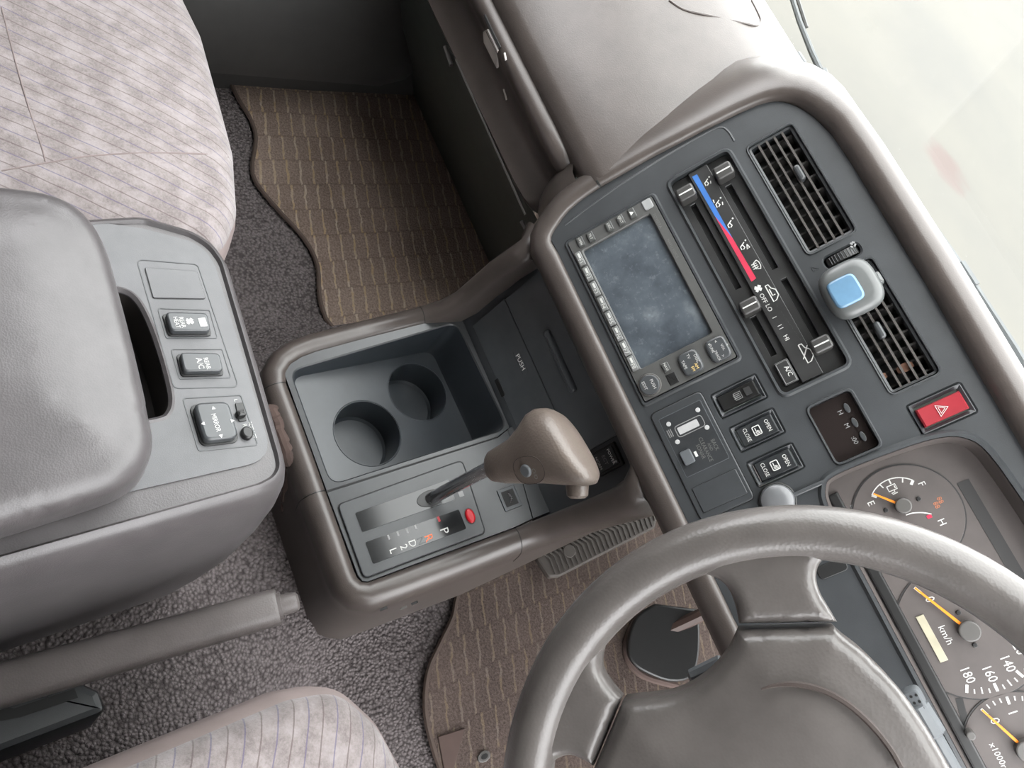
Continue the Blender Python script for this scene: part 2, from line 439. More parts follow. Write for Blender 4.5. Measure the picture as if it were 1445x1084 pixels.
def seg_dist(p, poly):
    best = 1e9; px, py = p; n = len(poly)
    for i in range(n):
        ax, ay = poly[i - 1]; bx, by = poly[i]; dx = bx - ax; dy = by - ay; L = dx * dx + dy * dy
        t = 0 if L < 1e-14 else max(0, min(1, ((px - ax) * dx + (py - ay) * dy) / L))
        d = (ax + t * dx - px) ** 2 + (ay + t * dy - py) ** 2
        if d < best: best = d
    return math.sqrt(best)
def inside(p, poly):
    x, y = p; c = False; n = len(poly)
    for i in range(n):
        x0, y0 = poly[i - 1]; x1, y1 = poly[i]
        if (y0 > y) != (y1 > y) and x < (x1 - x0) * (y - y0) / (y1 - y0) + x0: c = not c
    return c
def dome(mb, pl, out, prof, step, skirt=(), extra=None):
    """cushioned slab: height above the plane follows the distance from the outline (prof = (dist, height));
    skirt = (outset, height) rings below the edge, from the edge downwards"""
    out = ccw(out)
    res = []
    for i in range(len(out)):                                   # even out the outline spacing
        a = Vector(out[i]); b = Vector(out[(i + 1) % len(out)]); k = max(1, int((b - a).length / (step * 0.8)))
        for j in range(k): q = a.lerp(b, j / k); res.append((q.x, q.y))
    out = res; n = len(out)
    def hgt(d):
        for (d0, h0), (d1, h1) in zip(prof, prof[1:]):
            if d <= d1: return h0 + (h1 - h0) * (d - d0) / (d1 - d0)
        return prof[-1][1]
    pts = list(out); hs = [prof[0][1]] * n
    for d, h in prof[1:]:
        for q in inset(out, d):
            if inside(q, out):
                e = seg_dist(q, out)
                if e > 0.93 * d: pts.append(q); hs.append(hgt(e))
    xs = [a for a, b in out]; ys = [b for a, b in out]; dmax = prof[-1][0]
    x = min(xs)
    while x < max(xs):
        y = min(ys)
        while y < max(ys):
            q = (x + random.uniform(-.1, .1) * step, y + random.uniform(-.1, .1) * step)
            if inside(q, out):
                e = seg_dist(q, out)
                if e > step * 0.35: pts.append(q); hs.append(hgt(e))
            y += step
        x += step
    if extra: hs = [h + (extra(*p) if i >= n else 0) for i, (p, h) in enumerate(zip(pts, hs))]
    r = delaunay_2d_cdt([Vector(p) for p in pts], [], [list(range(n))], 1, 1e-6)
    vs = []
    for v, orig in zip(r[0], r[3]):
        h = hs[orig[0]] if orig else prof[0][1]
        vs.append(pl.w(v.x, v.y, h))
    mb.add(vs, [tuple(f) for f in r[2]])
    if skirt:
        rg = [[pl.w(a, b, prof[0][1]) for a, b in out]] + [[pl.w(a, b, h) for a, b in (inset(out, -o) if o else out)] for o, h in skirt]
        mb.rings(rg[::-1], True)
    return mb
def roundprof(r, hgt, crown=0.0, cd=0.1, n=5):
    """quarter-round edge of radius r rising hgt, then a soft crown"""
    p = [(r * (1 - math.cos(math.pi / 2 * i / n)), hgt * math.sin(math.pi / 2 * i / n)) for i in range(n + 1)]
    if crown: p += [(r + (cd - r) * t, hgt + crown * (1 - (1 - t) ** 2)) for t in (0.2, 0.4, 0.65, 1.0)]
    return p

def cast(o, px, py, lift=0.0):
    """point and normal where the surface of a finished part faces the given sight line"""
    from mathutils.bvhtree import BVHTree
    if o.name not in BVH:
        off = LOC[o.name]; BVH[o.name] = BVHTree.FromPolygons([v.co + off for v in o.data.vertices], [tuple(p.vertices) for p in o.data.polygons])
    d = ray(px, py).normalized(); l, n, i, t = BVH[o.name].ray_cast(CAM, d)
    if l is None: return None
    if n.dot(d) > 0: n = -n
    return l + n * lift, n
BVH = {}
# ---------------------------------------------------------------- planes of the cabin
DN = Plane((-0.0905547, -0.05306437, 0.41932579), (0, 0.59164978, 0.8061951))     # dash face
c15, s15 = math.cos(math.radians(15)), math.sin(math.radians(15))
KP = Plane((0, -0.2074, 0.1734), (0, c15, s15))                                   # console rim
FP = Plane((0, -0.05, 0.214), (0, math.cos(math.radians(80)), math.sin(math.radians(80))))  # lower stack face
AP = Plane((0, -0.45, 0.40), (0, 1, 0))                                           # armrest switch panel
t50 = math.radians(50.4)
WP = Plane((0.40, -0.23, 0.554), (0, math.cos(t50), math.sin(t50)))               # steering wheel
GP = DN.off(-0.025)                                                               # gauge faces
UP = Vector((0, 0, 1)); XA = Vector((1, 0, 0)); YA = Vector((0, 1, 0))
# ================================================================ the setting
# ground outside, pale concrete
g = MB(); g.add([(-14, -6, -0.55), (14, -6, -0.55), (14, 22, -0.55), (-14, 22, -0.55)], [(0, 1, 2, 3)])
struct(g.build('ground', 'pale_concrete', None, 0), 'pale stained concrete ground outside the windscreen', 'ground')
# cabin floor with the carpeted tunnel hump
def fz(x, y):
    w = 0.27
    if x > 0: w = 0.27 - 0.10 * min(1, max(0, (y + 0.36) / 0.16))
    t = min(1, max(0, (w - abs(x)) / 0.11)); t = t * t * (3 - 2 * t)
    return 0.045 * t
fm = MB(); nx, ny = 60, 40; vs = []; fs = []
for j in range(ny + 1):
    for i in range(nx + 1):
        x = -0.72 + 1.44 * i / nx; y = -1.5 + 2.1 * j / ny; vs.append((x, y, fz(x, y)))
for j in range(ny):
    for i in range(nx):
        a = j * (nx + 1) + i; fs.append((a, a + 1, a + nx + 2, a + nx + 1))
fm.add(vs, fs)
struct(fm.build('floor', 'carpet'), 'dark grey looped carpet covering the cabin floor', 'carpet')
# toe board closing the front of the footwells
tb = MB(); pr = [(0.38, 0.0), (0.50, 0.12), (0.52, 0.30), (0.50, 0.44)]
tb.rings([[Vector((x, y, z)) for y, z in pr] for x in (-0.72, 0.72)], False)
struct(tb.build('wall_front', 'lower_black'), 'dark toe board at the front of the footwells', 'wall')
# roof lining
rf = MB(); rf.prism(Plane((0, -0.98, 1.27), (0, 1, 0)), rounded(rect((0, 0), 1.44, 1.36), 0.1), 0, 0.04)
struct(rf.build('ceiling', 'roof_lining'), 'pale headlining over the cabin', 'ceiling')
wb = MB(); wb.prism(Plane((0, -1.62, 0.64), (0, 0, 1)), rounded(rect((0, 0), 1.5, 1.3), 0.08), -0.02, 0.02)  # closed panel added to cut the light from behind
struct(wb.build('added_wall_back', 'roof_lining'), 'added pale panel behind the seats that cuts light from the rear', 'wall')
for sgn, nm in ((-1, 'added_wall_left'), (1, 'added_wall_right')):
    wl = MB(); wl.prism(Plane((sgn * 0.74, -1.08, 0.64), (0, 0, 1), (0, 1, 0)), rect((0, 0), 1.08, 1.3), -0.02, 0.02)  # panels added and run forward to narrow the side light
    struct(wl.build(nm, 'roof_lining'), 'added pale side panel that cuts light from the cabin side', 'wall')
# windscreen pane
ws = MB(); a, b = Vector((0, 0.60, 0.44)), Vector((0, -0.30, 1.27)); dv = (b - a)
wpl = Plane((a + b) / 2, dv)
ws.prism(wpl, rounded(rect((0, 0), 1.40, dv.length), 0.06), -0.0025, 0.0025)
struct(ws.build('window_1', 'windscreen_glass'), 'clear windscreen glass above the dashboard', 'window')
for sgn, nm in ((-1, 'trim_1'), (1, 'trim_2')):
    pm = MB(); pm.tube([(sgn * 0.74, 0.55, 0.5), (sgn * 0.735, 0.18, 0.84), (sgn * 0.72, -0.30, 1.28)], 0.035, 10)
    struct(pm.build(nm, 'roof_lining'), 'windscreen pillar beside the dashboard', 'pillar')
# passenger door below the window line; the driver door stands open out of view
for sgn, nm, lab in ((-1, 'door_1', 'dark passenger door lining beyond the footwell mat'),):
    d = thing(nm, lab, 'door', (sgn * 0.72, -0.4, 0)); d['kind'] = 'structure'
    q = MB(); X0 = sgn * 0.72
    def sec(y, k): return [Vector((X0 - sgn * (o + k), y, z)) for o, z in ((-0.06, 0.0), (0.05, 0.0), (0.055, 0.10), (0.035, 0.22), (0.03, 0.40), (0.045, 0.60), (0.03, 0.76), (-0.06, 0.76))]
    q.loft([sec(-1.1, 0), sec(-0.6, 0), sec(0.0, 0), sec(0.3, -0.01), sec(0.45, -0.02)]); q.build('lining', 'door_dark', d)
    q = MB(); q.loft([[Vector((X0 - sgn * o, y, z)) for o, z in ((0.02, 0.07), (0.10 - e, 0.08), (0.105 - e, 0.10), (0.10 - e, 0.26), (0.09 - e, 0.275), (0.02, 0.28))] for y, e in ((-0.75, 0.05), (-0.72, 0.01), (-0.3, 0), (0.08, 0.0), (0.14, 0.02), (0.17, 0.06))])
    q.build('door_pocket', 'door_dark', d)
    q = MB(); q.loft([[Vector((X0 - sgn * o, y, z)) for o, z in ((0.02, 0.40), (0.085, 0.405), (0.09, 0.43), (0.08, 0.45), (0.02, 0.45))] for y in (-0.8, -0.2)])
    q.build('door_armrest', 'taupe_dark', d)
# ================================================================ dashboard
dash = thing('dashboard', 'taupe and charcoal dashboard with centre stack under the windscreen', 'dashboard', (0, 0.1, 0.0))
PAD = [(-0.022, 0.444), (-0.026, 0.455), (-0.026, 0.466), (-0.02, 0.476), (0.0, 0.497), (0.04, 0.532), (0.09, 0.566), (0.14, 0.585), (0.19, 0.592), (0.24, 0.586), (0.30, 0.565), (0.38, 0.53), (0.49, 0.48)]
q = MB(); st = []
for i in range(25):
    x = -0.71 + 0.577 * i / 24
    sag = 0.010 * max(0, (-x - 0.35) / 0.36) ** 2
    st.append([Vector((x, y + 0.0 * x, z - sag)) for y, z in PAD])
q.rings(st, False); pad = q.build('top_pad', 'taupe', dash, 50)
# airbag door seam moulded in the pad
def padz(y):
    for i in range(1, len(PAD) - 1):
        (y0, z0), (y1, z1) = PAD[i], PAD[i + 1]
        if y1 > y0 and y0 <= y <= y1: return z0 + (z1 - z0) * (y - y0) / (y1 - y0)
    return 0.6
q = MB(); sp = []
for p in ((944, 1), (965, 14), (1000, 22), (1050, 33), (1068, 36), (1073, 28), (1064, 8), (1060, 1)):
    h_ = cast(pad, *p, 0.0003)
    if h_: sp.append(h_[0])
q.tube(smooth_path(sp, 4), 0.0012, 6); q.build('airbag_seam', 'taupe_dark', dash)
# centre panel outline on the dash face
bB = -0.0115
pan = [tuple(v) for v in smooth_path(DN.ps((847, 265), (818, 284), (800, 298), (784, 315), (775, 331)), 3)]
pan += [(-0.012, bB - 0.001), (-0.002, bB), (0.80, bB), (0.80, 0.262), (0.188, 0.263), (0.066, 0.263), (0.035, 0.262)]
pan += [tuple(v) for v in smooth_path([(0.012, 0.2575), (-0.008, 0.249), (-0.022, 0.237), (-0.0285, 0.22), (-0.033, 0.17), (-0.036, 0.11), (-0.036, 0.058)], 3)]
HUo = rounded(DN.ps((799, 346), (919.5, 278), (1043, 503.5), (912.5, 569)), 0.002)
HVo = rounded(DN.ps((943, 260), (1026, 212), (1197, 512), (1107, 557)), 0.006)
V1o = rounded(DN.ps((1055, 212), (1114, 172), (1207, 321), (1143, 364)), 0.005)
V2o = rounded(DN.ps((1163, 399), (1225, 361), (1328, 521), (1262, 559)), 0.005)
CKo = rounded(DN.ps((1139, 577), (1198, 550), (1242, 626), (1183, 657)), 0.005)
CL = [(0.384, 0.103), (0.335, 0.104), (0.318, 0.109), (0.311, 0.121), (0.312, 0.165), (0.316, 0.205), (0.325, 0.226), (0.345, 0.236), (0.40, 0.240)]
CA = 0.4906
CLh = [tuple(v) for v in smooth_path([Vector(p) for p in CL], 4)]
CLo = CLh + [(2 * CA - a, b) for a, b in CLh[::-1]]
SW1 = DN.ps((1002, 557), (1065, 531), (1083, 559), (1020, 591))
SW2 = DN.ps((1029, 604), (1090, 577.5), (1107, 608.5), (1046, 639))
SW3 = DN.ps((1054, 655), (1115, 625), (1135, 657), (1072, 689))
HZo = DN.ps((1278, 571), (1356, 543), (1379, 582), (1302, 613))
SNo = DN.ps((916.5, 586), (988, 552), (1065.6, 702.4), (991, 737))
def fit_rect(p):
    """axis-aligned rectangle on the plane nearest to a quad"""
    xs = sorted(a for a, b in p); ys = sorted(b for a, b in p)
    return ((xs[0] + xs[1]) / 2, (ys[0] + ys[1]) / 2, (xs[2] + xs[3]) / 2, (ys[2] + ys[3]) / 2)
def rq(p):
    x0, y0, x1, y1 = fit_rect(p); return [(x0, y0), (x1, y0), (x1, y1), (x0, y1)]
HUo = rounded(rq(DN.ps((799, 346), (919.5, 278), (1043, 503.5), (912.5, 569))), 0.002)
HVo = rounded(rq(DN.ps((943, 260), (1026, 212), (1197, 512), (1107, 557))), 0.006)
V1o = rounded(rq(DN.ps((1055, 212), (1114, 172), (1207, 321), (1143, 364))), 0.005)
V2o = rounded(rq(DN.ps((1163, 399), (1225, 361), (1328, 521), (1262, 559))), 0.005)
CKo = rounded(rq(DN.ps((1139, 577), (1198, 550), (1242, 626), (1183, 657))), 0.005)
SW1, SW2, SW3, HZo, SNo = [rq(s) for s in (SW1, SW2, SW3, HZo, SNo)]
TWo = rounded(rq(DN.ps((1160, 367), (1208, 341), (1216, 353), (1170, 383))), 0.0048)
q = MB()
q.plate(DN, pan, [(HUo, 0.02), (HVo, 0.014), (V1o, 0.03), (V2o, 0.03), (CKo, 0.012), (CLo, 0.03), (rounded(SW1, 0.0015), 0.008), (rounded(SW2, 0.0015), 0.008), (rounded(SW3, 0.0015), 0.008), (rounded(HZo, 0.002), 0.008), (TWo, 0.008)], 0.0, 0.01, 0.0016)
q.build('centre_panel', 'slate', dash)
# dark backs behind the openings
for o, dep, nm in ((HUo, 0.02, 'stereo_bay'), (HVo, 0.014, 'climate_bay'), (V1o, 0.03, 'vent_duct'), (V2o, 0.03, 'vent_duct'), (TWo, 0.008, 'wheel_slot'), (CKo, 0.012, 'clock_bay')):
    q = MB(); q.prism(DN, inset(ccw(o), -0.001), -dep - 0.002, -dep); q.build(nm, 'deep_black', dash)
# raised rims round the openings
def rim(o, nm, w=0.0022, hh=0.0016, mat='slate', r2=None):
    q = MB(); o = ccw(o); A = inset(o, -w); B = inset(o, -w * 0.5); Cc = inset(o, 0.0003)
    q.rings([[DN.w(a, b, -0.0004) for a, b in A], [DN.w(a, b, hh) for a, b in B], [DN.w(a, b, hh * 0.9) for a, b in o], [DN.w(a, b, -0.004) for a, b in Cc]], True)
    return q.build(nm, mat, dash)
rim(HUo, 'stereo_rim', 0.004, 0.002); rim(HVo, 'climate_rim', 0.0045, 0.0025); rim(V1o, 'vent_rim'); rim(V2o, 'vent_rim'); rim(CKo, 'clock_rim', 0.003, 0.002)
rim(CLo, 'cluster_rim', 0.006, 0.003)
# hood roll round the top of the panel
def frame_path(pts, close=False):
    st = []
    for i, p in enumerate(pts):
        a = Vector(pts[max(i - 1, 0)]); b = Vector(pts[min(i + 1, len(pts) - 1)])
        t = (b - a).normalized(); st.append((DN.w(*p), (DN.u * (-t.y) + DN.v * t.x), DN.n))
    return st
hp = [(-0.036, 0.0565), (-0.036, 0.075), (-0.036, 0.11), (-0.0345, 0.14), (-0.033, 0.17), (-0.031, 0.20), (-0.0285, 0.22), (-0.0255, 0.23), (-0.021, 0.239), (-0.015, 0.2455), (-0.007, 0.251), (0.003, 0.255), (0.015, 0.2585), (0.03, 0.2615), (0.066, 0.263), (0.12, 0.263), (0.188, 0.263), (0.36, 0.259), (0.55, 0.256), (0.80, 0.25)]
ptop = [(0, -0.004), (0.001, 0.006), (0.0045, 0.0125), (0.010, 0.0165), (0.0165, 0.0165), (0.0225, 0.013), (0.028, 0.0065), (0.0325, -0.0025), (0.0365, -0.018), (0.0405, -0.05), (0.043, -0.16)]
pside = [(0, -0.004), (0.0008, 0.004), (0.004, 0.0065), (0.010, 0.006), (0.018, 0.0035), (0.028, -0.002), (0.040, -0.010), (0.054, -0.022), (0.07, -0.038), (0.088, -0.06), (0.105, -0.085)]
prs = []
for i, p in enumerate(hp):
    t = max(0, min(1, (i - 6) / 7)); prs.append([(a0 + (a1 - a0) * t, b0 + (b1 - b0) * t) for (a0, b0), (a1, b1) in zip(pside, ptop)])
q = MB(); strip(q, frame_path(hp), prs); q.build('hood_roll', 'taupe', dash, 60)
# lower roll: from the joint down the passenger side and along the bottom of the panel
low = [(0.80, bB), (0.55, bB), (0.399, bB), (0.303, bB), (0.2, bB), (0.1, bB), (0.03, bB), (0.004, bB), (-0.004, bB - 0.0008), (-0.011, bB - 0.0012), (-0.0155, -0.0105), (-0.0195, -0.0055), (-0.0225, 0.0), (-0.027, 0.008), (-0.031, 0.018), (-0.0335, 0.03), (-0.035, 0.042), (-0.036, 0.055)]
plow = [(0, -0.004), (0.0006, 0.002), (0.003, 0.0045), (0.008, 0.0055), (0.015, 0.0045), (0.022, 0.0), (0.0265, -0.007), (0.028, -0.016), (0.027, -0.03), (0.022, -0.05), (0.016, -0.075)]
q = MB(); strip(q, frame_path(low), plow)
q.build('lower_roll', 'taupe', dash, 60)
# seam between hood and lower roll
st = frame_path(low)[-1]; q = MB(); q.tube([st[0] + st[1] * a + st[2] * (b - 0.0003) for a, b in plow[1:9]], 0.0008, 6); q.build('trim_joint', 'black', dash)
# knee panel under the roll on the driver side
q = MB(); pr = [(-0.066, 0.395), (-0.035, 0.36), (0.02, 0.32), (0.10, 0.29), (0.25, 0.27)]
q.rings([[Vector((x, y, z)) for y, z in pr] for x in (0.165, 0.75)], False); q.build('knee_panel', 'taupe_dark', dash)
# glove box lid with a raised lip, rounded towards the centre stack
gx = -0.168
glp = [(-0.010, 0.354), (-0.019, 0.3565), (-0.0245, 0.3635), (-0.019, 0.373), (-0.014, 0.386), (-0.012, 0.398), (-0.016, 0.411), (-0.026, 0.423), (-0.034, 0.432), (-0.036, 0.441), (-0.032, 0.449), (-0.024, 0.452), (0.0, 0.452)]
q = MB(); xs = [(-0.71, 0, 0), (-0.5, 0, 0), (-0.3, 0, 0), (-0.215, 0, 0), (-0.19, 0.002, 0.001), (-0.178, 0.006, 0.003), (gx, 0.014, 0.007), (gx + 0.002, 0.03, 0.012)]
q.rings([[Vector((x, y + dy, z - dz * (1 if k > 6 else -0.3))) for k, (y, z) in enumerate(glp)] for x, dy, dz in xs], False)
gl = q.build('glove_box_lid', 'taupe', dash, 60)
# latch recess and paddle on the lid; pale grey paints its reflected light
def gpt(px, py, y): return ypt(px, py, y)
def on(o, px, lift): return cast(o, *px, lift)[0]
q = MB(); Lp = ((684, 44), (690, 41), (704, 71), (703, 96), (685, 60))
q.loft([[on(gl, p, -0.004) for p in Lp], [on(gl, p, 0.0022) for p in Lp]]); q.build('latch', 'latch_grey', gl)
q = MB(); q.tube([on(gl, p, 0.0) for p in ((684, 22), (694, 44), (706, 68))], 0.0018, 6); q.build('latch_slot', 'black', gl)
q = MB(); q.tube([on(gl, p, 0.0) for p in ((712, 75), (714, 85))], 0.0012, 6); q.build('scuff', 'latch_grey', gl)
q = MB(); q.tube([on(gl, p, 0.0) for p in ((711, 126), (715, 141))], 0.0012, 6); q.build('scuff', 'latch_grey', gl)
# side cheek of the stack next to the glove box
q = MB(); A = [(-0.022, 0.449), (-0.028, 0.425), (-0.027, 0.40), (-0.02, 0.378)]
q.rings([[Vector((-0.19, y + 0.022, z)) for y, z in A], [Vector((-0.176, y + 0.004, z)) for y, z in A], [Vector((-0.158, y - 0.008, z)) for y, z in A], [Vector((-0.135, y - 0.012, z)) for y, z in A]], False)
q.build('stack_cheek', 'taupe', dash, 60)
# black lower panel below the glove box with its edge strip and clips
lpn = [(-0.010, 0.356), (-0.008, 0.345), (0.07, 0.20), (0.16, 0.08), (0.21, 0.0)]
q = MB(); q.rings([[Vector((x, y, z)) for y, z in lpn] for x in (-0.70, -0.165)], False); q.build('lower_panel', 'lower_black', dash)
q = MB(); q.tube([ypt(643, 84, -0.0255), ypt(741, 303, -0.0255)], 0.0014, 6); q.build('edge_strip', 'grey_cap', dash)
q = MB(); a = ypt(628, 66, -0.02); b = ypt(637, 92, -0.02); q.tube([a, b], 0.003, 6); q.build('clip', 'grey_cap', dash)
q = MB(); a = ypt(736, 313, -0.012); b = ypt(746, 330, -0.012); q.tube([a, b], 0.003, 6); q.build('clip', 'grey_cap', dash)
q = MB(); q.tube([DN.w(a_, b_, -0.0006) for a_, b_ in smooth_path([Vector(p) for p in DN.ps((797, 318), (830, 293), (880, 258), (950, 214), (1000, 186), (1018, 180), (1028, 186), (1036, 199))], 4)], 0.0014, 8); q.build('shoulder_line', 'slate', dash)
# round steering-side tumbler slot, coin slot
q = MB(); q.prism(DN, rounded(rq(DN.ps((1150, 800), (1190, 786), (1198, 803), (1158, 820))), 0.004), 0.0002, 0.0012, 0.0006); q.build('coin_slot', 'black', dash)
# ================================================================ car stereo
hu = thing('car_stereo', 'grey double-height navigation stereo with dusty blue screen in the dash', 'car stereo', DN.w(0.09, 0.0, 0))
hx0, hy0, hx1, hy1 = fit_rect(DN.ps((800.5, 345.8), (918.5, 279.5), (1041, 502.5), (913.5, 567)))
scr = rq(DN.ps((824, 354), (917, 304), (1005, 469), (904, 523)))
q = MB(); q.plate(DN, rounded([(hx0, hy0), (hx1, hy0), (hx1, hy1), (hx0, hy1)], 0.002), [(rounded(scr, 0.002), 0.006)], 0.003, 0.02, 0.001); q.build('bezel', 'unit_grey', hu)
q = MB(); q.prism(DN, inset(ccw(scr), -0.001), -0.006, -0.0015); q.build('screen', 'dusty_screen', hu)
def key(pl, px, w, h, hgt, mat, parent, name='button', r=0.0012, base=0.003, bev=0.0008, c=None):
    c = c or pl.p(*px); q = MB(); q.prism(pl, rounded(rect(c, w, h), r), base - 0.001, base + hgt, bev); return q.build(name, mat, parent), c
for px, t in (((820.5, 343), 'OPEN'), ((835, 336), 'TILT'), ((861, 321.5), 'DISC'), ((877, 312.5), 'EJECT'), ((893, 303), None)):
    o, c = key(DN, px, 0.0105, 0.0066, 0.0022, 'button_grey', hu)
    if t: text('lettering', t, DN, c, 0.0026, 'white_print', o, 0, 0.0052, 0.9)
    else:
        q = MB(); q.prism(DN, [(c[0] - 0.0022, c[1] - 0.0018), (c[0] + 0.0022, c[1] - 0.0018), (c[0], c[1] + 0.002)], 0.0052, 0.0055); q.build('arrow_mark', 'white_print', o)
key(DN, (914.5, 290), 0.0105, 0.0095, 0.0012, 'button_pale', hu, 'label_patch', 0.002)
for i in range(8):
    f = i / 7
    o, c = key(DN, (820 + 73.5 * f, 367 + 147 * f), 0.0155, 0.0062, 0.002, 'key_pale', hu, base=0.003)
    text('lettering', 'F%d' % (i + 1), DN, (c[0] + 0.003, c[1] - 0.0003), 0.004, 'white_print', o, 0, 0.005)
    q = MB(); q.prism(DN, rect((c[0] - 0.003, c[1] + 0.0006), 0.0052, 0.002), 0.005, 0.0053); q.build('mark', 'white_print', o)
q = MB(); c = DN.p(917.5, 544); q.prism(DN, circle(c, 0.0098, 28), 0.002, 0.0055, 0.0012); kn = q.build('dial', 'pad_dark', hu)
q = MB(); q.prism(DN, circle(c, 0.0112, 28), 0.002, 0.0042, 0.0008); q.build('dial_ring', 'grey_cap', kn)
text('lettering', 'PUSH', DN, (c[0] + 0.001, c[1] + 0.0035), 0.003, 'white_print', kn, 0, 0.0055)
text('lettering', 'EDIT', DN, (c[0] - 0.001, c[1] - 0.0045), 0.003, 'white_print', kn, 0, 0.0055)
key(DN, (949.5, 535), 0.0115, 0.0095, 0.0006, 'black', hu, 'sensor_window', 0.0005)
o, c = key(DN, (940.5, 519), 0.0085, 0.0066, 0.002, 'button_grey', hu); text('lettering', 'NAVI', DN, c, 0.0026, 'white_print', o, 0, 0.005)
o, c = key(DN, (975.5, 513), 0.0225, 0.0195, 0.0032, 'pad_dark', hu, 'button_pad', 0.006, bev=0.0018)
for t, dx, dy, mt in (('TV', -0.006, 0.0005, 'white_print'), ('DISC', -0.001, 0.0065, 'white_print'), ('TAPE', -0.0005, -0.0062, 'white_print'), ('AM', 0.0055, 0.0035, 'yellow_print'), ('FM', 0.0065, -0.0005, 'yellow_print')):
    text('lettering', t, DN, (c[0] + dx, c[1] + dy), 0.0028, mt, o, 0, 0.0062)
o, c = key(DN, (1014, 494), 0.0225, 0.0195, 0.0032, 'pad_dark', hu, 'button_pad', 0.006, bev=0.0018)
for t, dx, dy in (('<', -0.0072, 0.001), ('TUNE', -0.003, -0.005), ('VOL', 0.0005, 0.0045), ('TRACK', 0.0055, -0.0032), ('>', 0.0078, 0.001), ('^', 0.0, 0.0085), ('v', -0.0075, -0.005)):
    text('lettering', t, DN, (c[0] + dx, c[1] + dy), 0.0024 if len(t) > 2 else 0.003, 'white_print', o, 0, 0.0062)
text('lettering', 'TOYOTA', DN, DN.p(928, 313), 0.0030, 'faint_print', hu, 0, 0.003)
text('lettering', 'NAVI / VOICE', DN, DN.p(950, 352), 0.0026, 'faint_print', hu, 0, 0.003)
# ================================================================ climate control
cc = thing('climate_control', 'black sliding-lever heater control with blue and red stripe', 'heater control', DN.w(0.12, 0.11, 0))
x0, y0, x1, y1 = fit_rect(DN.ps((943, 260), (1026, 212), (1197, 512), (1107, 557)))
slots = []
for a, b in (((977, 286), (1041, 406)), ((1025, 260), (1096, 376)), ((1061, 446), (1093, 500)), ((1106, 391), (1153, 477))):
    pa, pb = DN.p(*a), DN.p(*b); y = (pa[1] + pb[1]) / 2; slots.append([(pa[0], y - 0.0028), (pb[0], y - 0.0028), (pb[0], y + 0.0028), (pa[0], y + 0.0028)])
q = MB(); q.plate(DN, rounded([(x0 + .0006, y0 + .0006), (x1 - .0006, y0 + .0006), (x1 - .0006, y1 - .0006), (x0 + .0006, y1 - .0006)], 0.006), [(s, 0.006) for s in slots], -0.005, 0.006, 0.0003); q.build('backplate', 'hvac_face', cc)
for s in slots:
    q = MB(); q.prism(DN, inset(s, -0.001), -0.0125, -0.011); q.build('slot', 'deep_black', cc)
fq = rq(DN.ps((970, 245.5), (996, 232), (1163, 525.5), (1133, 540)))
q = MB(); q.prism(DN, rounded(fq, 0.0006), -0.006, -0.0005, 0.0005); face = q.build('faceplate', 'hvac_face', cc)
h0 = -0.0005
q = MB(); q.prism(DN, DN.ps((976.5, 249.5), (983.5, 245.8), (1034, 336.5), (1008.8, 305)), h0, h0 + 0.0003); q.build('cold_stripe', 'blue_print', face)
q = MB(); q.prism(DN, DN.ps((1008.8, 305), (1034, 336.5), (1067, 392.5), (1060.5, 397.5)), h0, h0 + 0.0003); q.build('hot_stripe', 'red_print', face)
def stroke_icon(px, strokes, sc, parent, pl=DN, h=h0, mat='white_print', name='icon', w=0.0009):
    c = pl.p(*px); q = MB()
    for sline in strokes:
        pts = [(c[0] + x * sc, c[1] + y * sc) for x, y in sline]
        if len(pts) == 1: q.prism(pl, circle(pts[0], w * 0.9, 8), h, h + 0.0003)
        else: q.ribbon(pl, pts, w, h)
    return q.build(name, mat, parent, 0)
man = [[(-1, 1.1)], [(-0.7, 0.5), (0.1, -0.9), (1.0, -0.9)], [(-0.2, -0.2), (0.7, 0.1), (1.1, -0.5)]]
arrow_up = [[(0.2, 0.9), (1.3, 0.9)]]
defr = [[(-1.4, 0.9), (-0.6, 1.3), (0.6, 1.3), (1.4, 0.9), (0.9, -0.2), (-0.9, -0.2), (-1.4, 0.9)], [(-0.7, -0.9), (-0.6, 0.6)], [(0, -0.9), (0, 0.6)], [(0.7, -0.9), (0.6, 0.6)]]
stroke_icon((998, 256), man + [[(0.3, 0.9), (1.1, 0.6)]], 0.0032, face)
stroke_icon((1014, 286), man + [[(0.3, 1.0), (1.1, 0.7)], [(-1.6, -0.9), (-0.6, -1.0)]], 0.0034, face)
stroke_icon((1031, 315), man, 0.0034, face)
stroke_icon((1049, 346), man + [[(0.2, 0.9), (1.3, 1.2), (1.5, 0.4), (0.2, 0.9)]], 0.0034, face)
stroke_icon((1066, 375), defr, 0.0033, face, w=0.0008)
stroke_icon((1070, 407), [[(-0.9, 0.2), (-0.2, 0.9)], [(0.2, 0.9), (0.9, 0.2)], [(-0.9, -0.4), (-0.1, -0.9)], [(0.2, -0.9), (0.9, -0.4)], [(0, 0)]], 0.0030, face, w=0.0018)
van = [[(-1.9, -0.5), (-1.9, 0.1), (-1.0, 0.3), (-0.3, 1.0), (1.0, 1.0), (1.8, 0.2), (1.9, -0.5), (-1.9, -0.5)], [(-0.9, -0.1), (0.6, -0.1), (0.6, 0.5)]]
stroke_icon((1089, 413), van, 0.0044, face, w=0.0009)
stroke_icon((1137, 498), van[:1] + [[(-1.2, 0.9), (0.9, -0.9)]], 0.0048, face, w=0.0009)
for t, px in (('OFF', (1077, 421)), ('LO', (1085, 434.5)), ('I', (1092.5, 448)), ('I I', (1101, 461.5)), ('HI', (1109.5, 476.5))):
    text('lettering', t, DN, DN.p(*px), 0.0041, 'white_print', face, 0, h0)
